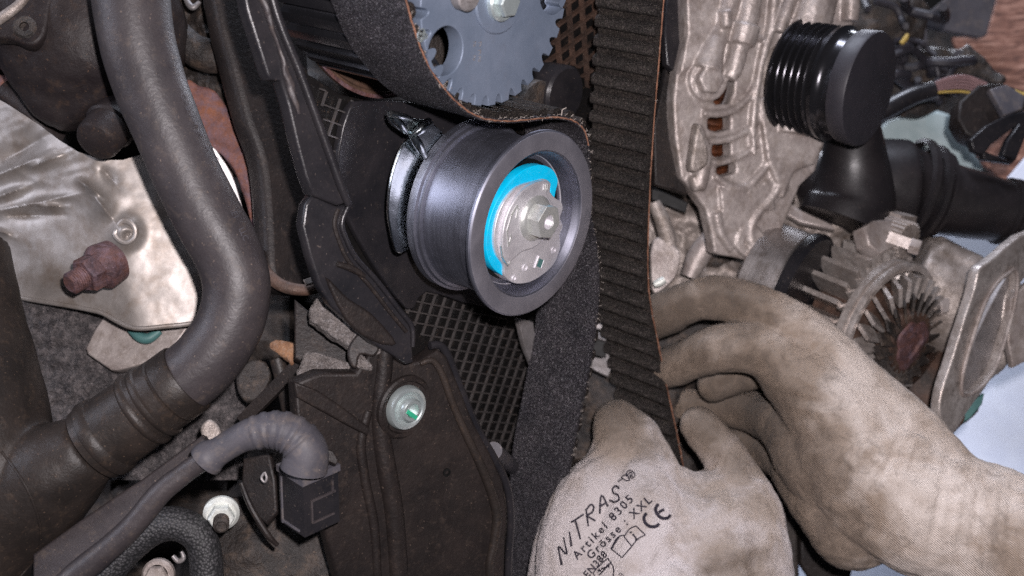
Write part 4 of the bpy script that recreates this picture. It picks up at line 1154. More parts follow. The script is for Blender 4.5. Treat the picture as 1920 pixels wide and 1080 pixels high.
# black rail beside belt
slab(None, "black_guard_strip", M['plastic_shiny'], [(1256,-60),(1290,-60),(1285,60),(1274,118),(1262,132),(1250,120),(1246,60)], 470, (0.4,-1,0), 24, 4, label="black plastic strip between the belt and the alternator, upper piece", cat="guard strip")
slab(None, "black_wedge", M['plastic'], [(1250,128),(1260,150),(1272,240),(1280,330),(1290,366),(1262,356),(1228,346),(1226,240)], 500, (0.3,-1,0), 24, 4, label="black wedge shaped plate beside the belt below the upper strip", cat="plate")

# ================================================================== ALTERNATOR
al = thing("alternator", "dirty cast aluminium alternator body with cooling slots and a black ribbed pulley", "alternator", P(1400, 240, 520))
nA = Vector((0.30, -0.93, -0.12)).normalized(); pA = P(1400, 240, 520)
mb = MB()
outl = [(1286,-80),(1600,-80),(1602,30),(1590,120),(1560,200),(1548,262),(1530,320),(1500,350),(1486,385),(1466,432),(1452,468),(1430,486),(1404,490),(1380,484),(1340,476),(1334,440),(1324,394),(1300,360),(1278,336),(1266,260),(1262,190),(1268,140),(1284,80)]
slots = [[(1340,205),(1352,198),(1358,182),(1350,158),(1372,152),(1372,170),(1366,188),(1350,200)],
         [(1332,222),(1340,216),(1366,216),(1366,238),(1345,244),(1332,240)],
         [(1340,272),(1366,268),(1366,290),(1350,292),(1340,288)],
         [(1348,314),(1376,308),(1376,322),(1360,326),(1348,322)]]
slots[0] = [(1326,180),(1344,176),(1354,152),(1378,150),(1376,174),(1368,194),(1344,196)]
slots[1] = [(1328,222),(1340,212),(1370,212),(1370,242),(1345,248),(1328,242)]
slots[2] = [(1336,270),(1370,264),(1370,292),(1350,296),(1336,292)]
slots[3] = [(1344,314),(1380,304),(1380,324),(1360,330),(1344,326)]
mb.ppx([outl] + slots, pA, nA, 44, 5)
def hA(x, y, h=0): return hit(x, y, pA + nA*h, nA)
def bead(pts, r, h=0, m=None):
    (m or mb).tube([hA(x, y, h) for x, y in pts], [q*kf(pA) for q in (r if isinstance(r, (list, tuple)) else [r]*len(pts))], 14, 5)
# sweeping raised ribs under each slot
bead([(1318,212),(1345,214),(1380,204),(1405,180),(1418,150)], [6,7,7,6,5], 2)
bead([(1322,262),(1350,264),(1384,254),(1412,236),(1430,205)], [6,7,7,6,5], 2)
bead([(1330,304),(1356,304),(1390,292),(1420,272)], [6,6,6,5], 2)
# vertical wall of the front ring
bead([(1452,-40),(1448,40),(1432,100),(1420,160),(1412,230),(1414,290)], [9,9,8,7,6,5], 6)
bead([(1424,-40),(1420,20),(1412,66),(1428,72)], [7,7,6,6], 8)
# pipe shaped through-bolt boss
bead([(1412,-60),(1406,0),(1398,46)], [22,22,21], 12)
bead([(1398,48),(1390,84)], [28,25], 14)
bead([(1386,88),(1376,128),(1366,148)], [19,17,14], 10)
bead([(1375,-20),(1362,30),(1352,60),(1336,94),(1326,130)], [20,18,16,22,30], 4)
bead([(1360,20),(1362,52)], [12,11], 22)
mb.hexnut(hA(1326, 150, 8), nA, 27*kf(pA), 26); mb.lathe(hA(1326, 150, 0), nA, [(0, 0.1), (0, 40*kf(pA)), (10, 38*kf(pA)), (10, 0.1)], 28)
# lower fork and lobe
bead([(1342,400),(1352,440),(1372,468)], [10,9,8], 2)
bead([(1420,470),(1408,452),(1410,420),(1424,396),(1446,372),(1470,330)], [10,10,9,8,8,8], 4)
bead([(1340,330),(1372,352),(1400,350),(1430,320),(1440,300)], [6,8,8,7,6], 1)
mb.lathe(hA(1402, 452, -4), nA, [(0, 0.1), (0, 32*kf(pA)), (16, 30*kf(pA)), (16, 14*kf(pA)), (2, 13*kf(pA)), (2, 0.1)], 28)
mb.lathe(hA(1456, 350, -4), nA, [(0, 0.1), (0, 24*kf(pA)), (10, 22*kf(pA)), (10, 0.1)], 28)
mb.ppx([[(1424,190),(1470,150),(1560,150),(1552,250),(1530,306),(1490,322),(1470,372),(1440,300)]], pA + nA*14, nA, 24, 5)
mb.ppx([[(1286,-70),(1362,-70),(1352,20),(1322,90),(1290,130),(1276,140),(1290,60)]], pA + nA*7, nA, 16, 3)
mb.ppx([[(1350,352),(1400,362),(1440,336),(1456,392),(1420,400),(1406,440),(1384,470),(1360,440)]], pA + nA*8, nA, 16, 3)
bead([(1540,-60),(1520,20),(1500,90),(1490,180),(1480,250)], [40,46,44,40,34], 0)
bead([(1500,-60),(1478,10),(1460,60)], [12,12,10], 20)
bead([(1590,-60),(1596,-10),(1594,40)], [14,16,16], 10)
bead([(1300,330),(1310,350),(1318,300),(1316,270),(1310,236)], [10,14,16,14,7], 10)
rm = remesh(mb, 3.6, 1, lambda p, n: 1.0*noise.fractal(p*0.02, 1, 2, 4) + 0.5*noise.noise(p*0.08))
build(rm, "cast_body", M['alu'], al, sharp=80)
mb = MB()
for k in range(15):
    y = 148 + k*13; mb.tube([hA(1316, y, -66), hA(1345, y + 6, -62), hA(1390, y - 2, -66)], [9, 10, 9], 10, 4)
build(mb, "winding", M['copper'], al)
mb = MB(); mb.ppx([[(1296,320),(1298,286),(1306,240),(1310,232),(1322,252),(1330,286),(1328,308),(1314,320)]], pA + nA*44, nA, 30, 8, smooth=3); build(mb, "conical_lug", M['alu_dirty'], al)
# nose behind pulley
cP = P(1632, 168, 425); kP = kf(cP)
mb = MB(); mb.lathe(cP, A, [(-330, 0.1), (-330, 60), (-250, 78), (-215, 70), (-205, 40), (-150, 40)], 40); build(mb, "nose", M['alu_dirty'], al)
mb = MB()
prof = [(-196, 60), (-196, 106), (-192, 113), (-186, 114), (-182, 108)]
t = -182
for k in range(5):
    prof += [(t + 3, 100), (t + 6, 100), (t + 11, 110), (t + 13, 111), (t + 15, 110)]; t += 17
prof += [(t+3, 104), (t + 8, 112), (t + 18, 114), (t + 24, 108), (-62, 104), (-40, 104)]
prof = [(a, b*kP/1.03) for a, b in prof]
mb.lathe(cP, A, prof, 96); rp = build(mb, "ribbed_pulley", M['pulley_black'], al, sharp=30)
mb = MB(); mb.lathe(cP, A, [(a, b*kP/1.03) for a, b in [(-44, 90), (-44, 108), (-40, 110), (-6, 112), (-1, 110), (0, 106), (0, 0.1)]], 96); build(mb, "pulley_cap", M['cap_black'], rp, sharp=30)
# left dark shaded panel between pulley stalk
mb = MB(); C, R = TP([(1600,230),(1602,300),(1598,370),(1580,420)], [640,680,700,700], [48,62,80,86]); mb.tube(C, R, 30, 6); 
build(mb, "duct_stalk", M['duct_clean'], None, label="dark upright duct piece directly under the alternator pulley", cat="duct")

# castings under the alternator (left)
bl = thing("engine_block_front", "mixed dirty aluminium castings under the alternator, right of the belt", "engine block", P(1300, 450, 720))
mb = sheet([(1215,320),(1300,330),(1500,330),(1640,360)], [(1215,620),(1300,620),(1500,620),(1640,620)], 100, 70,
           lambda x, y: 740 + 40*noise.fractal(Vector((x/70, y/60, 4)), 1, 2, 4) - 40*math.exp(-((x-1400)/200)**2 - ((y-540)/50)**2), 30)
build(mb, "casting", M['alu_dirty'], bl, sharp=70)
mb = MB(); C, R = TP([(1292,520),(1310,480),(1338,444),(1350,430)], [640,640,640,650], [16,22,20,16]); mb.tube(C, R, 20, 5); build(mb, "oval_lug", M['alu'], bl)
mb = MB(); C, R = TP([(1226,380),(1240,410),(1252,450),(1256,490)], [630,630,635,640], [12,15,16,14]); mb.tube(C, R, 16, 5); build(mb, "curved_pipe", M['alu_dirty'], bl)
slab(bl, "bolt_plate", M['alu'], [(1224,450),(1262,456),(1276,480),(1268,520),(1240,545),(1222,540)], 610, (0.1,-1,0.1), 24, 5, smooth=3, disp=3)
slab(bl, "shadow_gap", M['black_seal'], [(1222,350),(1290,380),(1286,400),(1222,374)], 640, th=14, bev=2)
slab(bl, "black_notch", M['black_seal'], [(1436,462),(1452,420),(1462,458),(1460,464)], 640, th=14, bev=2)
slab(bl, "ridge_plate", M['alu'], [(1466,372),(1500,392),(1560,420),(1566,430),(1500,416),(1462,394)], 690, (0,-1,0.4), 20, 4)
mb = MB(); C, R = TP([(1226,534),(1236,530),(1246,524)], [560,560,560], [6,8,7]); mb.tube(C, R, 14, 5)
build(mb, "white_paint_dab", M['zinc_white'], bl)

# ================================================================== BLACK DUCT (right)
dr = thing("intake_duct", "big smooth black intake duct with ribbed end running to the right edge", "intake duct", P(1650, 350, 780))
mb = MB()
C, R = TP([(1496,318),(1528,336),(1580,352),(1650,350),(1700,352)], [800,790,780,775,775], [34,66,86,90,90]); mb.tube(C, R, 44, 8)
C, R = TP([(1690,352),(1760,370),(1830,386),(1880,396),(1960,412)], [775]*5, [80,70,64,58,56]); mb.tube(C, R, 40, 8)
rm = remesh(mb, 7, 8, lambda p, n: 1.5*noise.fractal(p*0.01, 1, 2, 2)); build(rm, "duct", M['duct_clean'], dr, sharp=80)
for (x, y, r, q) in ((1712, 355, 97, 10), (1736, 362, 92, 9), (1752, 366, 84, 7), (1882, 396, 64, 5), (1894, 398, 64, 5), (1906, 401, 64, 5), (1918, 404, 64, 5)):
    c = P(x, y, 775); mb = MB(); k = kf(c); ax = Vector((0.96, 0.12, -0.22)).normalized()
    mb.lathe(c, ax, [(-q*k, (r-9)*k), (-q*0.5*k, r*k), (q*0.5*k, r*k), (q*k, (r-9)*k)], 48); build(mb, "duct_ring", M['duct_clean'], dr)

# ================================================================== IDLER + FINNED PULLEY
idp = thing("idler_pulley", "smooth bright steel idler pulley with a black rubber edge", "idler pulley", P(1530, 560, 560))
A3 = Vector((0.616, -0.714, -0.329)).normalized()
AI = Vector((0.77, -0.53, -0.36)).normalized(); cI = P(1500, 548, 600); kI = kf(cI)
mb = MB(); mb.lathe(cI, AI, [(-85*kI, 0.1), (-85*kI, 106*kI), (-81*kI, 110*kI), (-14*kI, 110*kI), (-10*kI, 106*kI)], 96)
build(mb, "steel_drum", brushed("brushed_idler", (0.40,0.37,0.36), (0.60,0.56,0.55), 0.34, AI, 0.9, 24, 0.3, dark=(0.16,0.12,0.09)), idp)
mb = MB(); mb.lathe(cI, AI, [(-12*kI, 107*kI), (-6*kI, 116*kI), (8*kI, 117*kI), (15*kI, 110*kI), (17*kI, 92*kI), (12*kI, 0.1)], 96); build(mb, "rubber_edge", M['plastic_shiny'], idp)
fp = thing("finned_pulley", "oily steel clutch pulley with rows of cooling fins and a bright ring band", "finned pulley", P(1670, 610, 600))
cF = P(1656, 622, 600); kF = kf(cF)
u3, v3, _ = basis(A3)
mb = MB(); mb.lathe(cF, A3, [(-110*kF, 0.1), (-110*kF, 84*kF), (20*kF, 100*kF), (24*kF, 60*kF), (60*kF, 60*kF), (60*kF, 0.1)], 64); build(mb, "core", M['rust_dark'], fp)
mb = MB(); mb.lathe(cF, A3, [(-14*kF, 124*kF), (-14*kF, 138*kF), (-11*kF, 142*kF), (2*kF, 142*kF), (4*kF, 135*kF), (7*kF, 135*kF), (9*kF, 141*kF), (16*kF, 141*kF), (19*kF, 137*kF), (19*kF, 127*kF), (-14*kF, 124*kF)], 128)
build(mb, "ring_band", M['fin'], fp)
nf = 27
for i in range(nf):
    a = 2*math.pi*i/nf
    d = u3*math.cos(a) + v3*math.sin(a); tt = A3.cross(d)
    if i == 0:
        # outer (rear) fin: L-shaped blade
        pass
    mb = MB(); c = cF - A3*66*kF + d*122*kF
    mb.box(c, A3, tt, d, 42*kF, 4.6*kF, 31*kF); mb.box(cF - A3*20*kF + d*118*kF, (A3*0.7 - tt*0.6).normalized(), (tt*0.7 + A3*0.6).normalized(), d, 11*kF, 2.6*kF, 17*kF)
    build(mb, "rear_fin", M['fin'], fp)
    mb = MB(); c = cF + A3*32*kF + d*102*kF; mb.box(c, (A3*0.8+tt*0.5).normalized(), (tt*0.8 - A3*0.5).normalized(), d, 17*kF, 3.6*kF, 21*kF)
    build(mb, "front_fin", M['fin'], fp)
for i in range(21):
    a = 2*math.pi*i/21 + 0.06; d = u3*math.cos(a) + v3*math.sin(a); tt = A3.cross(d)
    mb = MB(); mb.box(cF + A3*52*kF + d*74*kF, (A3*0.6+tt*0.7).normalized(), (tt*0.6 - A3*0.7).normalized(), d, 13*kF, 2.4*kF, 20*kF)
    build(mb, "inner_fin", M['cast_dark'], fp)
mb = MB(); mb.lathe(cF, A3, [(56*kF, 48*kF), (64*kF, 44*kF), (67*kF, 26*kF), (62*kF, 22*kF), (62*kF, 0.1)], 40, wob=lambda a, t: 1+0.12*math.sin(3*a)+0.06*math.sin(7*a)); build(mb, "hub", M['rust_nut'], fp)
# top lug with the small toothed wheel
lg = thing("toothed_adjuster", "small toothed metal adjuster standing on top of the finned pulley", "adjuster", P(1680, 450, 600))
slab(lg, "clamp_arm", M['alu'], [(1622,424),(1640,412),(1680,410),(1696,430),(1680,462),(1650,476),(1630,458)], 560, (0.5,-0.8,0.3), 44, 6)
cg = P(1704, 452, 590); kg = kf(cg)
g2 = [(x*kg, y*kg) for x, y in gear(24, 36, 32, 0.5, 4)]
mb = MB(); mb.plate([g2], cg, u3, v3, A3, 50*kg, 1.5); build(mb, "toothed_wheel", M['alu_dirty'], lg)
mb = MB(); mb.bar(P(1664, 444, 560), P(1716, 462, 545), 13, 13); mb.hexnut(P(1706, 460, 545), Vector((0.85,-0.35,-0.3)), 20, 24); build(mb, "clamp_bolt", M['alu'], lg)
mb = MB(); c = P(1680, 418, 650); mb.box(c, u3, v3, A3, 34, 26, 30); build(mb, "lug_block", M['alu_dirty'], lg)

# compressor body behind the fins, toward the flange
cpz = thing("compressor_body", "dull brown grey cast pump body between the finned pulley and the flange plate", "pump body", P(1800, 560, 720))
mb = MB(); C, R = TP([(1690,520),(1760,560),(1830,600),(1900,640)], [760,760,740,720], [90,100,100,90]); mb.tube(C, R, 30, 6)
C, R = TP([(1740,480),(1780,500),(1830,520)], [720,720,700], [44,46,40]); mb.tube(C, R, 20, 5)
rm = remesh(mb, 7, 5, lambda p, n: 4*noise.fractal(p*0.014, 1, 2, 3)); build(rm, "body", M['alu_dirty'], cpz, sharp=80)
slab(cpz, "bright_stud", M['alu'], [(1764,556),(1782,560),(1780,584),(1766,590)], 620, (0.3,-1,0.3), 20, 3)
mb = MB(); C, R = TP([(1700,700),(1740,740),(1770,790)], [760]*3, [80,90,70]); mb.tube(C, R, 24, 5); displace(mb, 6, 0.01, 3); build(mb, "dark_lower_body", M['rust_dark'], cpz)
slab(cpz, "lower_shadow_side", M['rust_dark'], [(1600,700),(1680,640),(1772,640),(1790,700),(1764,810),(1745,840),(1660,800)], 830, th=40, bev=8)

# flange plate on the right
fpz = thing("flange_plate", "worn grey white metal flange plate with a long oval opening at the right edge", "flange plate", P(1850, 620, 500))
nF = Vector((0.55, -0.78, -0.1)).normalized(); pF = P(1850, 620, 500)
mb = MB()
outl = [(1920,440),(1908,446),(1880,470),(1850,492),(1836,506),(1828,540),(1812,590),(1790,660),(1766,735),(1762,775),(1770,800),(1776,822),(1790,812),(1822,762),(1848,728),(1868,690),(1886,640),(1896,600),(1908,540),(1960,480),(1975,440),(1950,430)]
inn = [(1894,510),(1904,505),(1908,530),(1900,580),(1886,632),(1866,690),(1842,724),(1818,740),(1804,738),(1806,700),(1822,640),(1846,570),(1870,530)]
mb.ppx([catmull(outl, 3, True), catmull(inn, 3, True)], pF, nF, 26, 5)
displace(mb, 2, 0.015, 3); build(mb, "plate", M['fin'], fpz)
mb = MB(); pts = [hit(x, y, pF + nF*2, nF) for x, y in catmull(inn, 1, True)]; mb.tube(pts + [pts[0]], [4.5]*(len(pts)+1), 10, 3); build(mb, "opening_lip", M['alu'], fpz)
mb = MB(); mb.ppx([catmull([(1890,515),(1903,515),(1906,540),(1894,600),(1870,680),(1840,726),(1810,738),(1806,712),(1830,630)], 3, True)], pF - nF*24, nF, 16, 3); build(mb, "inner_seat", M['grey_metal'], fpz)
slab(fpz, "teal_gasket", M['teal'], [(1786,800),(1822,752),(1846,738),(1842,758),(1820,784),(1796,800)], 545, th=14, bev=3)
mb = MB(); C, R = TP([(1770,812),(1782,806),(1800,790),(1806,778)], [495]*4, [7,8,7,4]); mb.tube(C, R, 12, 4); displace(mb, 3, 0.03, 3); build(mb, "oily_crumbs", M['rust_dark'], fpz)
slab(fpz, "rear_plate", M['alu'], [(1896,560),(1960,500),(1960,660),(1900,690),(1890,640)], 560, (0.3,-1,0), 20, 4)

# ================================================================== TOP RIGHT CLUTTER
slab(None, "brown_cloth", M['cloth_brown'], [(1786,70),(1850,66),(1886,-60),(2100,-60),(2100,330),(1930,330),(1900,170),(1800,106)], 1500, (-0.1,-1,0.3), 20, 4, label="brown streaked cloth in the top right corner", cat="cloth")
slab(None, "grey_post", M['boot'], [(1846,-60),(1884,-60),(1850,66),(1838,70),(1738,50),(1740,86),(1800,100),(1790,110),(1720,90),(1720,40)], 1400, th=30, bev=3, label="grey angle strip left of the brown cloth", cat="frame")
slab(None, "dark_screen", M['black_seal'], [(1728,-60),(1850,-60),(1848,66),(1734,50)], 1440, th=16, bev=2, label="plain black panel at the top right", cat="panel")
slab(None, "lower_brown_cloth", M['cloth_brown'], [(1830,290),(1960,180),(1960,330),(1890,350)], 1400, (0,-1,0.3), 20, 4, label="lower brown cloth patch below the black connector", cat="cloth")
slab(None, "white_rag", M['whitesurf'], [(1886,338),(1935,280),(1990,300),(1990,370),(1920,362)], 1200, (0,-1,0.3), 20, 4, label="white corner at the right edge above the ribbed duct", cat="cloth")
slab(None, "pale_container", M['pale'], [(1652,240),(1690,218),(1760,206),(1796,226),(1812,270),(1838,300),(1828,330),(1640,330)], 1150, (0,-1,0.1), 60, 12, smooth=2, label="pale blue green container behind the intake duct", cat="container")
slab(None, "bright_trim", M['chrome'], [(1800,104),(1812,100),(1888,150),(1880,160),(1862,156)], 1100, (0.2,-1,0.5), 8, 2, label="bright narrow trim strip slanting below the brown cloth", cat="trim strip")
cl = thing("wiring_loom", "tangled black wiring harness behind the alternator pulley", "wiring harness", P(1700, 130, 1000))
mb = MB(); rg = random.Random(11)
mb.ball(P(1660, 40, 1080), 120, 24, 16, (1.0, 0.6, 0.9)); mb.ball(P(1760, 130, 1050), 110, 24, 16, (1.3, 0.5, 0.55)); mb.ball(P(1720, 180, 1080), 90, 20, 12, (1.1, .5, .7))
mb.tube([P(1790,110,1000), P(1840,140,980), P(1880,160,960)], [50,34,20], 16, 4)
rm = remesh(mb, 8, 4, lambda p, n: 16*noise.fractal(p*0.013, 1, 2, 4)); build(rm, "taped_bundle", M['cast_dark'], cl, sharp=80)
for k in range(15):
    x0, y0 = rg.uniform(1610, 1760), rg.uniform(-30, 160); pts = [(x0, y0)]
    for j in range(4): x0 += rg.uniform(-10, 42); y0 += rg.uniform(-26, 30); pts.append((x0, y0))
    if pts[-1][0] > 1860: continue
    C, R = TP(pts, [rg.uniform(900, 1010) for _ in pts], [rg.uniform(5, 11)]*5); mb = MB(); mb.tube(C, R, 8, 5); build(mb, "wire", M['cap_black'], cl)
mb = MB(); C, R = TP([(1690,82),(1698,72),(1702,64)], [880]*3, [4,5,3]); mb.tube(C, R, 8, 4); build(mb, "yellow_tag", M['wire_yellow'], cl)
cw = thing("wire_connector", "black cable connector with pink and yellow wires hanging at the right edge", "connector", P(1820, 190, 800))
mb = MB(); C, R = TP([(1630,222),(1668,202),(1710,180),(1752,168)], [820,820,820,820], [17,18,18,16]); mb.tube(C, R, 18, 6); build(mb, "cable_sleeve", M['plastic_shiny'], cw)
for k, (dy, m_) in enumerate(((-9,'wire_pink'),(-4,'wire_pink'),(1,'wire_pink'),(6,'wire_pink'),(12,'wire_yellow'),(-13,'wire_pink'))):
    C, R = TP([(1744,168+dy*0.6),(1775,160+dy),(1810,158+dy*1.2),(1850,170+dy)], [810]*4, [2.6]*4); mb = MB(); mb.tube(C, R, 8, 5); build(mb, "wire", M[m_], cw)
slab(cw, "housing", M['plastic'], [(1800,190),(1836,158),(1880,156),(1922,170),(1930,200),(1880,230),(1836,262),(1812,250),(1796,222)], 770, (0.1,-1,0.3), 60, 6)
slab(cw, "clear_lid", M['boot'], [(1856,166),(1888,158),(1924,180),(1918,205),(1884,216)], 735, (0.2,-1,0.5), 20, 4)
for lp in ([(1820,262),(1850,235),(1890,215),(1940,205),(1940,235),(1900,240),(1860,270),(1845,290),(1826,282)], [(1880,290),(1890,262),(1912,232),(1930,240),(1906,300)], [(1842,270),(1850,284),(1890,300),(1905,298),(1900,306),(1845,298)]):
    slab(cw, "lever", M['plastic_shiny'], lp, 700, (0.2,-1,0.1), 24, 4)
mb = MB(); C, R = TP([(1902,172),(1920,178),(1935,176)], [760]*3, [5,5,5]); mb.tube(C, R, 8, 4); build(mb, "yellow_plug", M['wire_yellow'], cw)
# dark bits below the gloves
slab(None, "lower_hose_end", M['plastic'], [(1500,980),(1560,1000),(1600,1060),(1590,1120),(1540,1120),(1500,1060)], 700, th=40, bev=8, label="dark hose end under the two gloves at the bottom", cat="hose end")

# ================================================================== GLOVED HANDS
def chainP(mb, pts, n=5, seg=18, flat=1.0):
    C = [P(x, y, d) for (x, y, d, r) in pts]; R = [r * kf(c) for (x, y, d, r), c in zip(pts, C)]
    mb.tube(C, R, seg, n, caps=True)
    mb.ball(C[0], R[0]*0.99, 16, 10); mb.ball(C[-1], R[-1]*0.99, 16, 10)

def wrinkle(lines, base):
    # lines: (pixel a, pixel b, width px, depth units) creases
    def f(p, n):
        k = (D + p.y)/D; px = p.x/k + 960; py = 540 - p.z/k
        h = base*noise.fractal(p*0.012, 1, 2, 3) + 0.9*noise.fractal(p*0.05, 1, 2, 2)
        if n.y < 0.35:
            for a, b, w_, d in lines:
                q, t = seg_d(px, py, a, b)
                if q < w_*3: h += d*math.exp(-(q/w_)**2)*math.sin(math.pi*min(1, max(0.0, 0.1 + 0.8*t)))
        return h
    return f

def soil_shade(o, mb, spots, base):  # per-vertex stains; on the right glove also painted shade
    at = o.data.attributes.new('soil_shade', 'FLOAT', 'POINT')
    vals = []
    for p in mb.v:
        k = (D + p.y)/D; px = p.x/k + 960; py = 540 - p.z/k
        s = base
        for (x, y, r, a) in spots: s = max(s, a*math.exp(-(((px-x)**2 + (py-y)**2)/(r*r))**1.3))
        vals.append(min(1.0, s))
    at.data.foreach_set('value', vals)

# ---- left glove (printed back of hand, bottom centre)
mb = MB()
# wrist and metacarpals
chainP(mb, [(1240,1290,330,190),(1245,1180,330,180)])
chainP(mb, [(1110,1200,360,108),(1100,1080,365,100),(1104,1000,385,92),(1128,930,410,80),(1150,880,430,62),(1160,830,440,50),(1156,804,455,45),(1160,790,490,42),(1175,800,540,38),(1190,840,580,34)])
chainP(mb, [(1200,1180,330,120),(1200,1060,335,112),(1206,980,360,98),(1212,920,390,76),(1216,880,415,58),(1205,842,440,46),(1190,812,470,42),(1180,800,520,36),(1200,840,570,33)])
chainP(mb, [(1300,1180,340,130),(1300,1080,345,120),(1290,1010,370,108),(1262,950,410,78)])
chainP(mb, [(1060,1160,430,80),(1070,1020,450,70),(1110,930,510,52),(1150,890,570,40),(1190,900,600,34)])          # ring finger, curled behind
chainP(mb, [(1060,1180,480,70),(1080,1060,510,56),(1120,990,560,42),(1160,950,600,34),(1200,950,610,30)])            # little finger, curled behind
# thumb from the side of the palm
chainP(mb, [(1370,1180,350,125),(1378,1090,355,115),(1388,1020,365,96),(1392,960,385,76),(1382,905,410,54),(1366,868,430,45),(1342,835,440,41),(1318,806,448,38),(1308,796,455,35)])
chainP(mb, [(1330,1100,340,120),(1340,1010,360,104),(1330,950,400,70)])
gl_rel = wrinkle([((1110,860),(1190,812),5,-4), ((1225,815),(1262,860),4,-3), ((1290,830),(1330,800),4,3), ((1300,850),(1345,822),4,-3), ((1060,905),(1110,870),5,3), ((1440,930),(1480,1010),6,-3), ((1100,850),(1125,820),5,-4), ((1150,835),(1215,800),7,3.5), ((1215,850),(1260,880),7,3), ((1330,885),(1350,850),5,-5), ((1345,880),(1370,840),5,3), ((1362,890),(1392,850),4,-3.5),
                  ((1380,895),(1405,860),4,2.5), ((1290,1060),(1440,1020),14,4), ((1300,1085),(1450,1050),10,-5), ((1230,870),(1330,940),9,-3), ((1400,900),(1450,912),5,4)], 3.2)
gm = remesh(mb, 4.6, 7, gl_rel)
gl = thing("gloved_hand", "gloved left hand with black printing on its back, pinching the belt end", "gloved hand", P(1250, 1000, 380), group="gloved mechanic's hands")
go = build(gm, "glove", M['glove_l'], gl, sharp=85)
soil_shade(go, gm, [(1160,780,70,1.0),(1320,800,75,1.0),(1390,860,60,0.8),(1230,830,50,0.6),(1330,900,80,0.45),(1420,930,60,0.4),(1380,1085,90,0.7),(1230,900,60,0.3)], 0.0)
gt = bvh_of(gm)
def inkline(out, pts, w_):
    # hand-drawn stroke: flat ribbon laid on the glove, pts in photo pixels
    q = catmull(pts, 5)
    vs = []; fs = []
    for i, p in enumerate(q):
        a = q[max(i-1, 0)]; b = q[min(i+1, len(q)-1)]
        dx, dy = b[0]-a[0], b[1]-a[1]; l = math.hypot(dx, dy) or 1
        vs += [(p[0] - dy/l*w_/2, p[1] + dx/l*w_/2), (p[0] + dy/l*w_/2, p[1] - dx/l*w_/2)]
    for i in range(len(q)-1): fs.append((2*i, 2*i+1, 2*i+3, 2*i+2))
    o = len(out.v)
    for (px, py) in vs:
        r = ray(px, py).normalized(); loc, nrm, idx, dist = gt.ray_cast(CAM, r)
        if loc is None: out.v.append(Vector()); continue
        if nrm.dot(r) > 0: nrm = -nrm
        out.v.append(loc + nrm*0.7)
    out.f += [tuple(k + o for k in f) for f in fs]
def z6(x, y): return (960 + x/3.176, 740 + y/3.176)
ink = MB()
nit = [[(298,1015),(278,905),(325,950),(308,850)], [(355,905),(342,815)], [(408,862),(378,752)], [(352,762),(428,712)], [(455,785),(440,680)], [(440,690),(468,655),(486,668),(478,700),(450,722),(498,752)],
       [(522,710),(532,600),(572,668)], [(520,668),(566,640)], [(640,560),(618,545),(600,560),(604,585),(632,600),(636,628),(610,640),(580,628)]]
for s_ in nit: inkline(ink, [z6(*p) for p in s_], 3.6)
for s_ in ([(650,500),(668,480),(690,490),(700,510),(680,512),(660,502),(650,500)], [(678,470),(700,452),(724,462),(732,482),(716,498),(694,490),(678,470)], [(690,480),(706,462),(716,474),(702,484),(720,488)], [(630,520),(655,505)]):
    inkline(ink, [z6(*p) for p in s_], 2.2)
for body, size, (x, y), ang, sx in (("Artikel 8305", 22, z6(388, 985), 46.5, 1.36), ("Gr\u00f6sse : XXL", 22, z6(468, 985), 43.5, 1.30), ("EN388", 19, z6(450, 1095), 49, 1.15)):
    vs, fs = text_mesh(body, size, 0.05, 0, 0.5, sx); print_on(gt, vs, fs, x, y, ang, 0.7, 1.0, ink)
# open book with an i
bkx = [[(608,905),(590,918),(628,852),(668,836)], [(655,970),(592,918)], [(655,972),(712,905)], [(668,846),(714,905)], [(668,846),(700,800),(738,782)], [(738,782),(795,836)], [(795,836),(752,858),(712,905)], [(600,905),(640,848)]]
for s_ in bkx: inkline(ink, [z6(*p) for p in s_], 2.4)
for s_ in ([(700,822),(714,818)], [(722,832),(742,862)], [(716,838),(728,830)], [(732,868),(750,858)]): inkline(ink, [z6(*p) for p in s_], 3.0)
inkline(ink, [z6(*p) for p in [(706,816),(712,824)]], 3.2)
# C E
inkline(ink, [z6(*p) for p in [(802,706),(786,730),(794,764),(824,786),(858,784),(876,768)]], 6.0)
inkline(ink, [z6(*p) for p in [(872,652),(854,680),(866,715),(894,736),(926,734),(944,716)]], 6.0)
inkline(ink, [z6(*p) for p in [(872,704),(892,690),(906,684)]], 5.4)
# shield emblem at the lower edge and side digit
for s_ in ([(484,1060),(528,1012),(572,974)], [(572,974),(604,1030),(604,1090)], [(500,1100),(484,1060)], [(512,1060),(520,1040),(530,1056)], [(532,1048),(540,1030),(550,1044),(556,1024)], [(560,1030),(574,1010),(580,1030)], [(520,1075),(590,1000)]):
    inkline(ink, [z6(*p) for p in s_], 2.4)
vs, fs = text_mesh("a", 20, 0, 0, -0.2); print_on(gt, vs, fs, *z6(652, 1092), 45, 0.7, 1.0, ink)
build(ink, "printed_lettering", M['ink'], go, sharp=85)

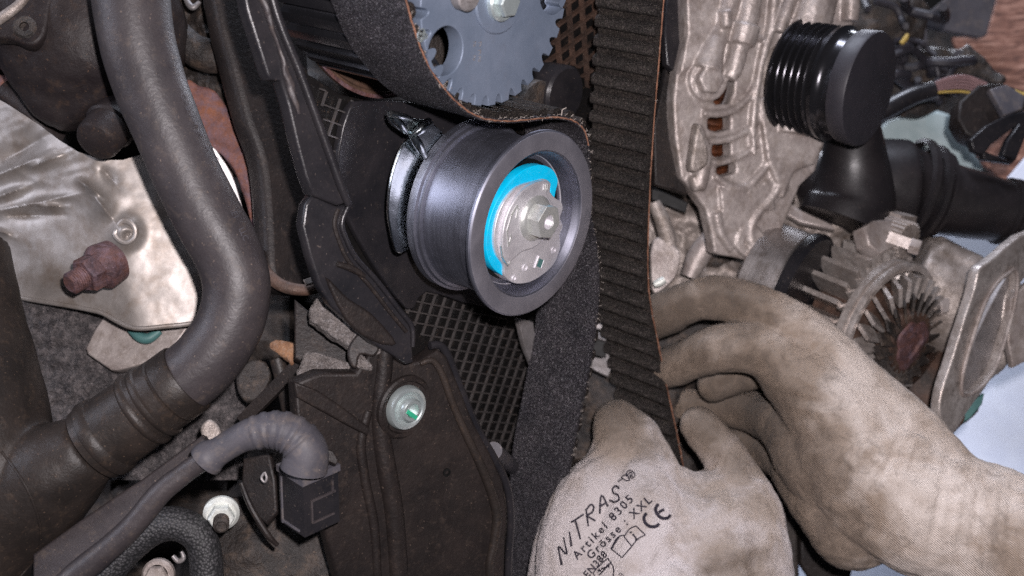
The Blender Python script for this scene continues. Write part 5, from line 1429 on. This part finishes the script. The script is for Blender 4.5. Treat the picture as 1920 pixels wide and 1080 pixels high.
# ---- right glove
mb = MB()
chainP(mb, [(2100,1110,180,150),(2000,1060,210,135),(1920,1025,235,124),(1850,1000,260,118),(1780,960,290,116)])
chainP(mb, [(1860,990,280,118),(1740,960,310,126),(1650,900,350,128),(1590,840,390,108)])
chainP(mb, [(1800,976,300,96),(1740,884,330,84),(1678,808,370,76),(1628,756,400,68),(1580,704,430,60),(1524,646,455,54),(1476,608,470,50),(1420,578,485,44),(1360,559,495,42),(1300,563,500,40),(1250,586,530,42),(1215,600,580,38)])   # index
chainP(mb, [(1700,930,330,100),(1610,840,370,100),(1545,760,405,84),(1490,706,430,66),(1440,664,445,52),(1390,652,455,49),(1340,656,465,46),(1300,668,490,41),(1268,686,530,40),(1240,692,580,36)])  # middle
chainP(mb, [(1630,930,370,95),(1540,860,430,84),(1480,800,520,60),(1430,780,610,44),(1380,765,660,38),(1330,765,690,34),(1290,760,700,32)])   # ring
chainP(mb, [(1600,980,400,90),(1520,900,480,66),(1465,860,600,42),(1420,840,680,34),(1380,830,700,30)])   # little
chainP(mb, [(1700,860,420,70),(1620,760,500,50),(1520,700,560,42),(1430,690,590,38),(1340,720,590,34)])   # thumb, behind
mb.ball(P(1712, 796, 318), 20, 14, 9)
rr_rel = wrinkle([((1500,655),(1540,615),6,-4), ((1520,672),(1566,632),5,4), ((1430,560),(1440,610),4,-3), ((1376,545),(1384,590),4,-3), ((1700,790),(1650,900),7,-5), ((1722,800),(1690,900),6,5), ((1540,640),(1590,700),8,-5), ((1480,700),(1560,740),6,4), ((1470,740),(1550,756),6,-5), ((1480,765),(1570,775),6,4), ((1400,610),(1440,700),7,3), ((1430,600),(1480,700),6,-4), ((1660,820),(1760,830),8,5),
                  ((1640,850),(1780,870),8,-6), ((1650,890),(1730,800),7,-4), ((1780,850),(1740,1050),9,-6), ((1810,870),(1780,1070),8,5), ((1840,885),(1815,1075),8,-5), ((1870,895),(1850,1075),8,5),
                  ((1900,905),(1885,1078),8,-5), ((1540,960),(1720,1030),10,-5), ((1600,900),(1690,990),9,5), ((1340,640),(1352,700),5,-4), ((1290,660),(1300,700),5,-4), ((1600,700),(1690,800),7,4)], 4.0)
rmg = remesh(mb, 5.0, 7, rr_rel)
gr = thing("gloved_hand", "gloved right hand in a soiled knitted glove reaching in from the right behind the belt", "gloved hand", P(1600, 850, 380), group="gloved mechanic's hands")
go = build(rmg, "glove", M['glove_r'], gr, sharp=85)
soil_shade(go, rmg, [(1250,600,110,1.0),(1370,560,110,0.9),(1300,700,90,0.8),(1450,700,60,0.4),(1490,880,130,0.85),(1390,790,170,1.0),(1450,720,60,0.8),(1560,1000,110,0.7),(1560,960,120,0.5),(1900,1040,90,0.3)], 0.1)  # stains, plus shade painted onto the underside and lower fingers
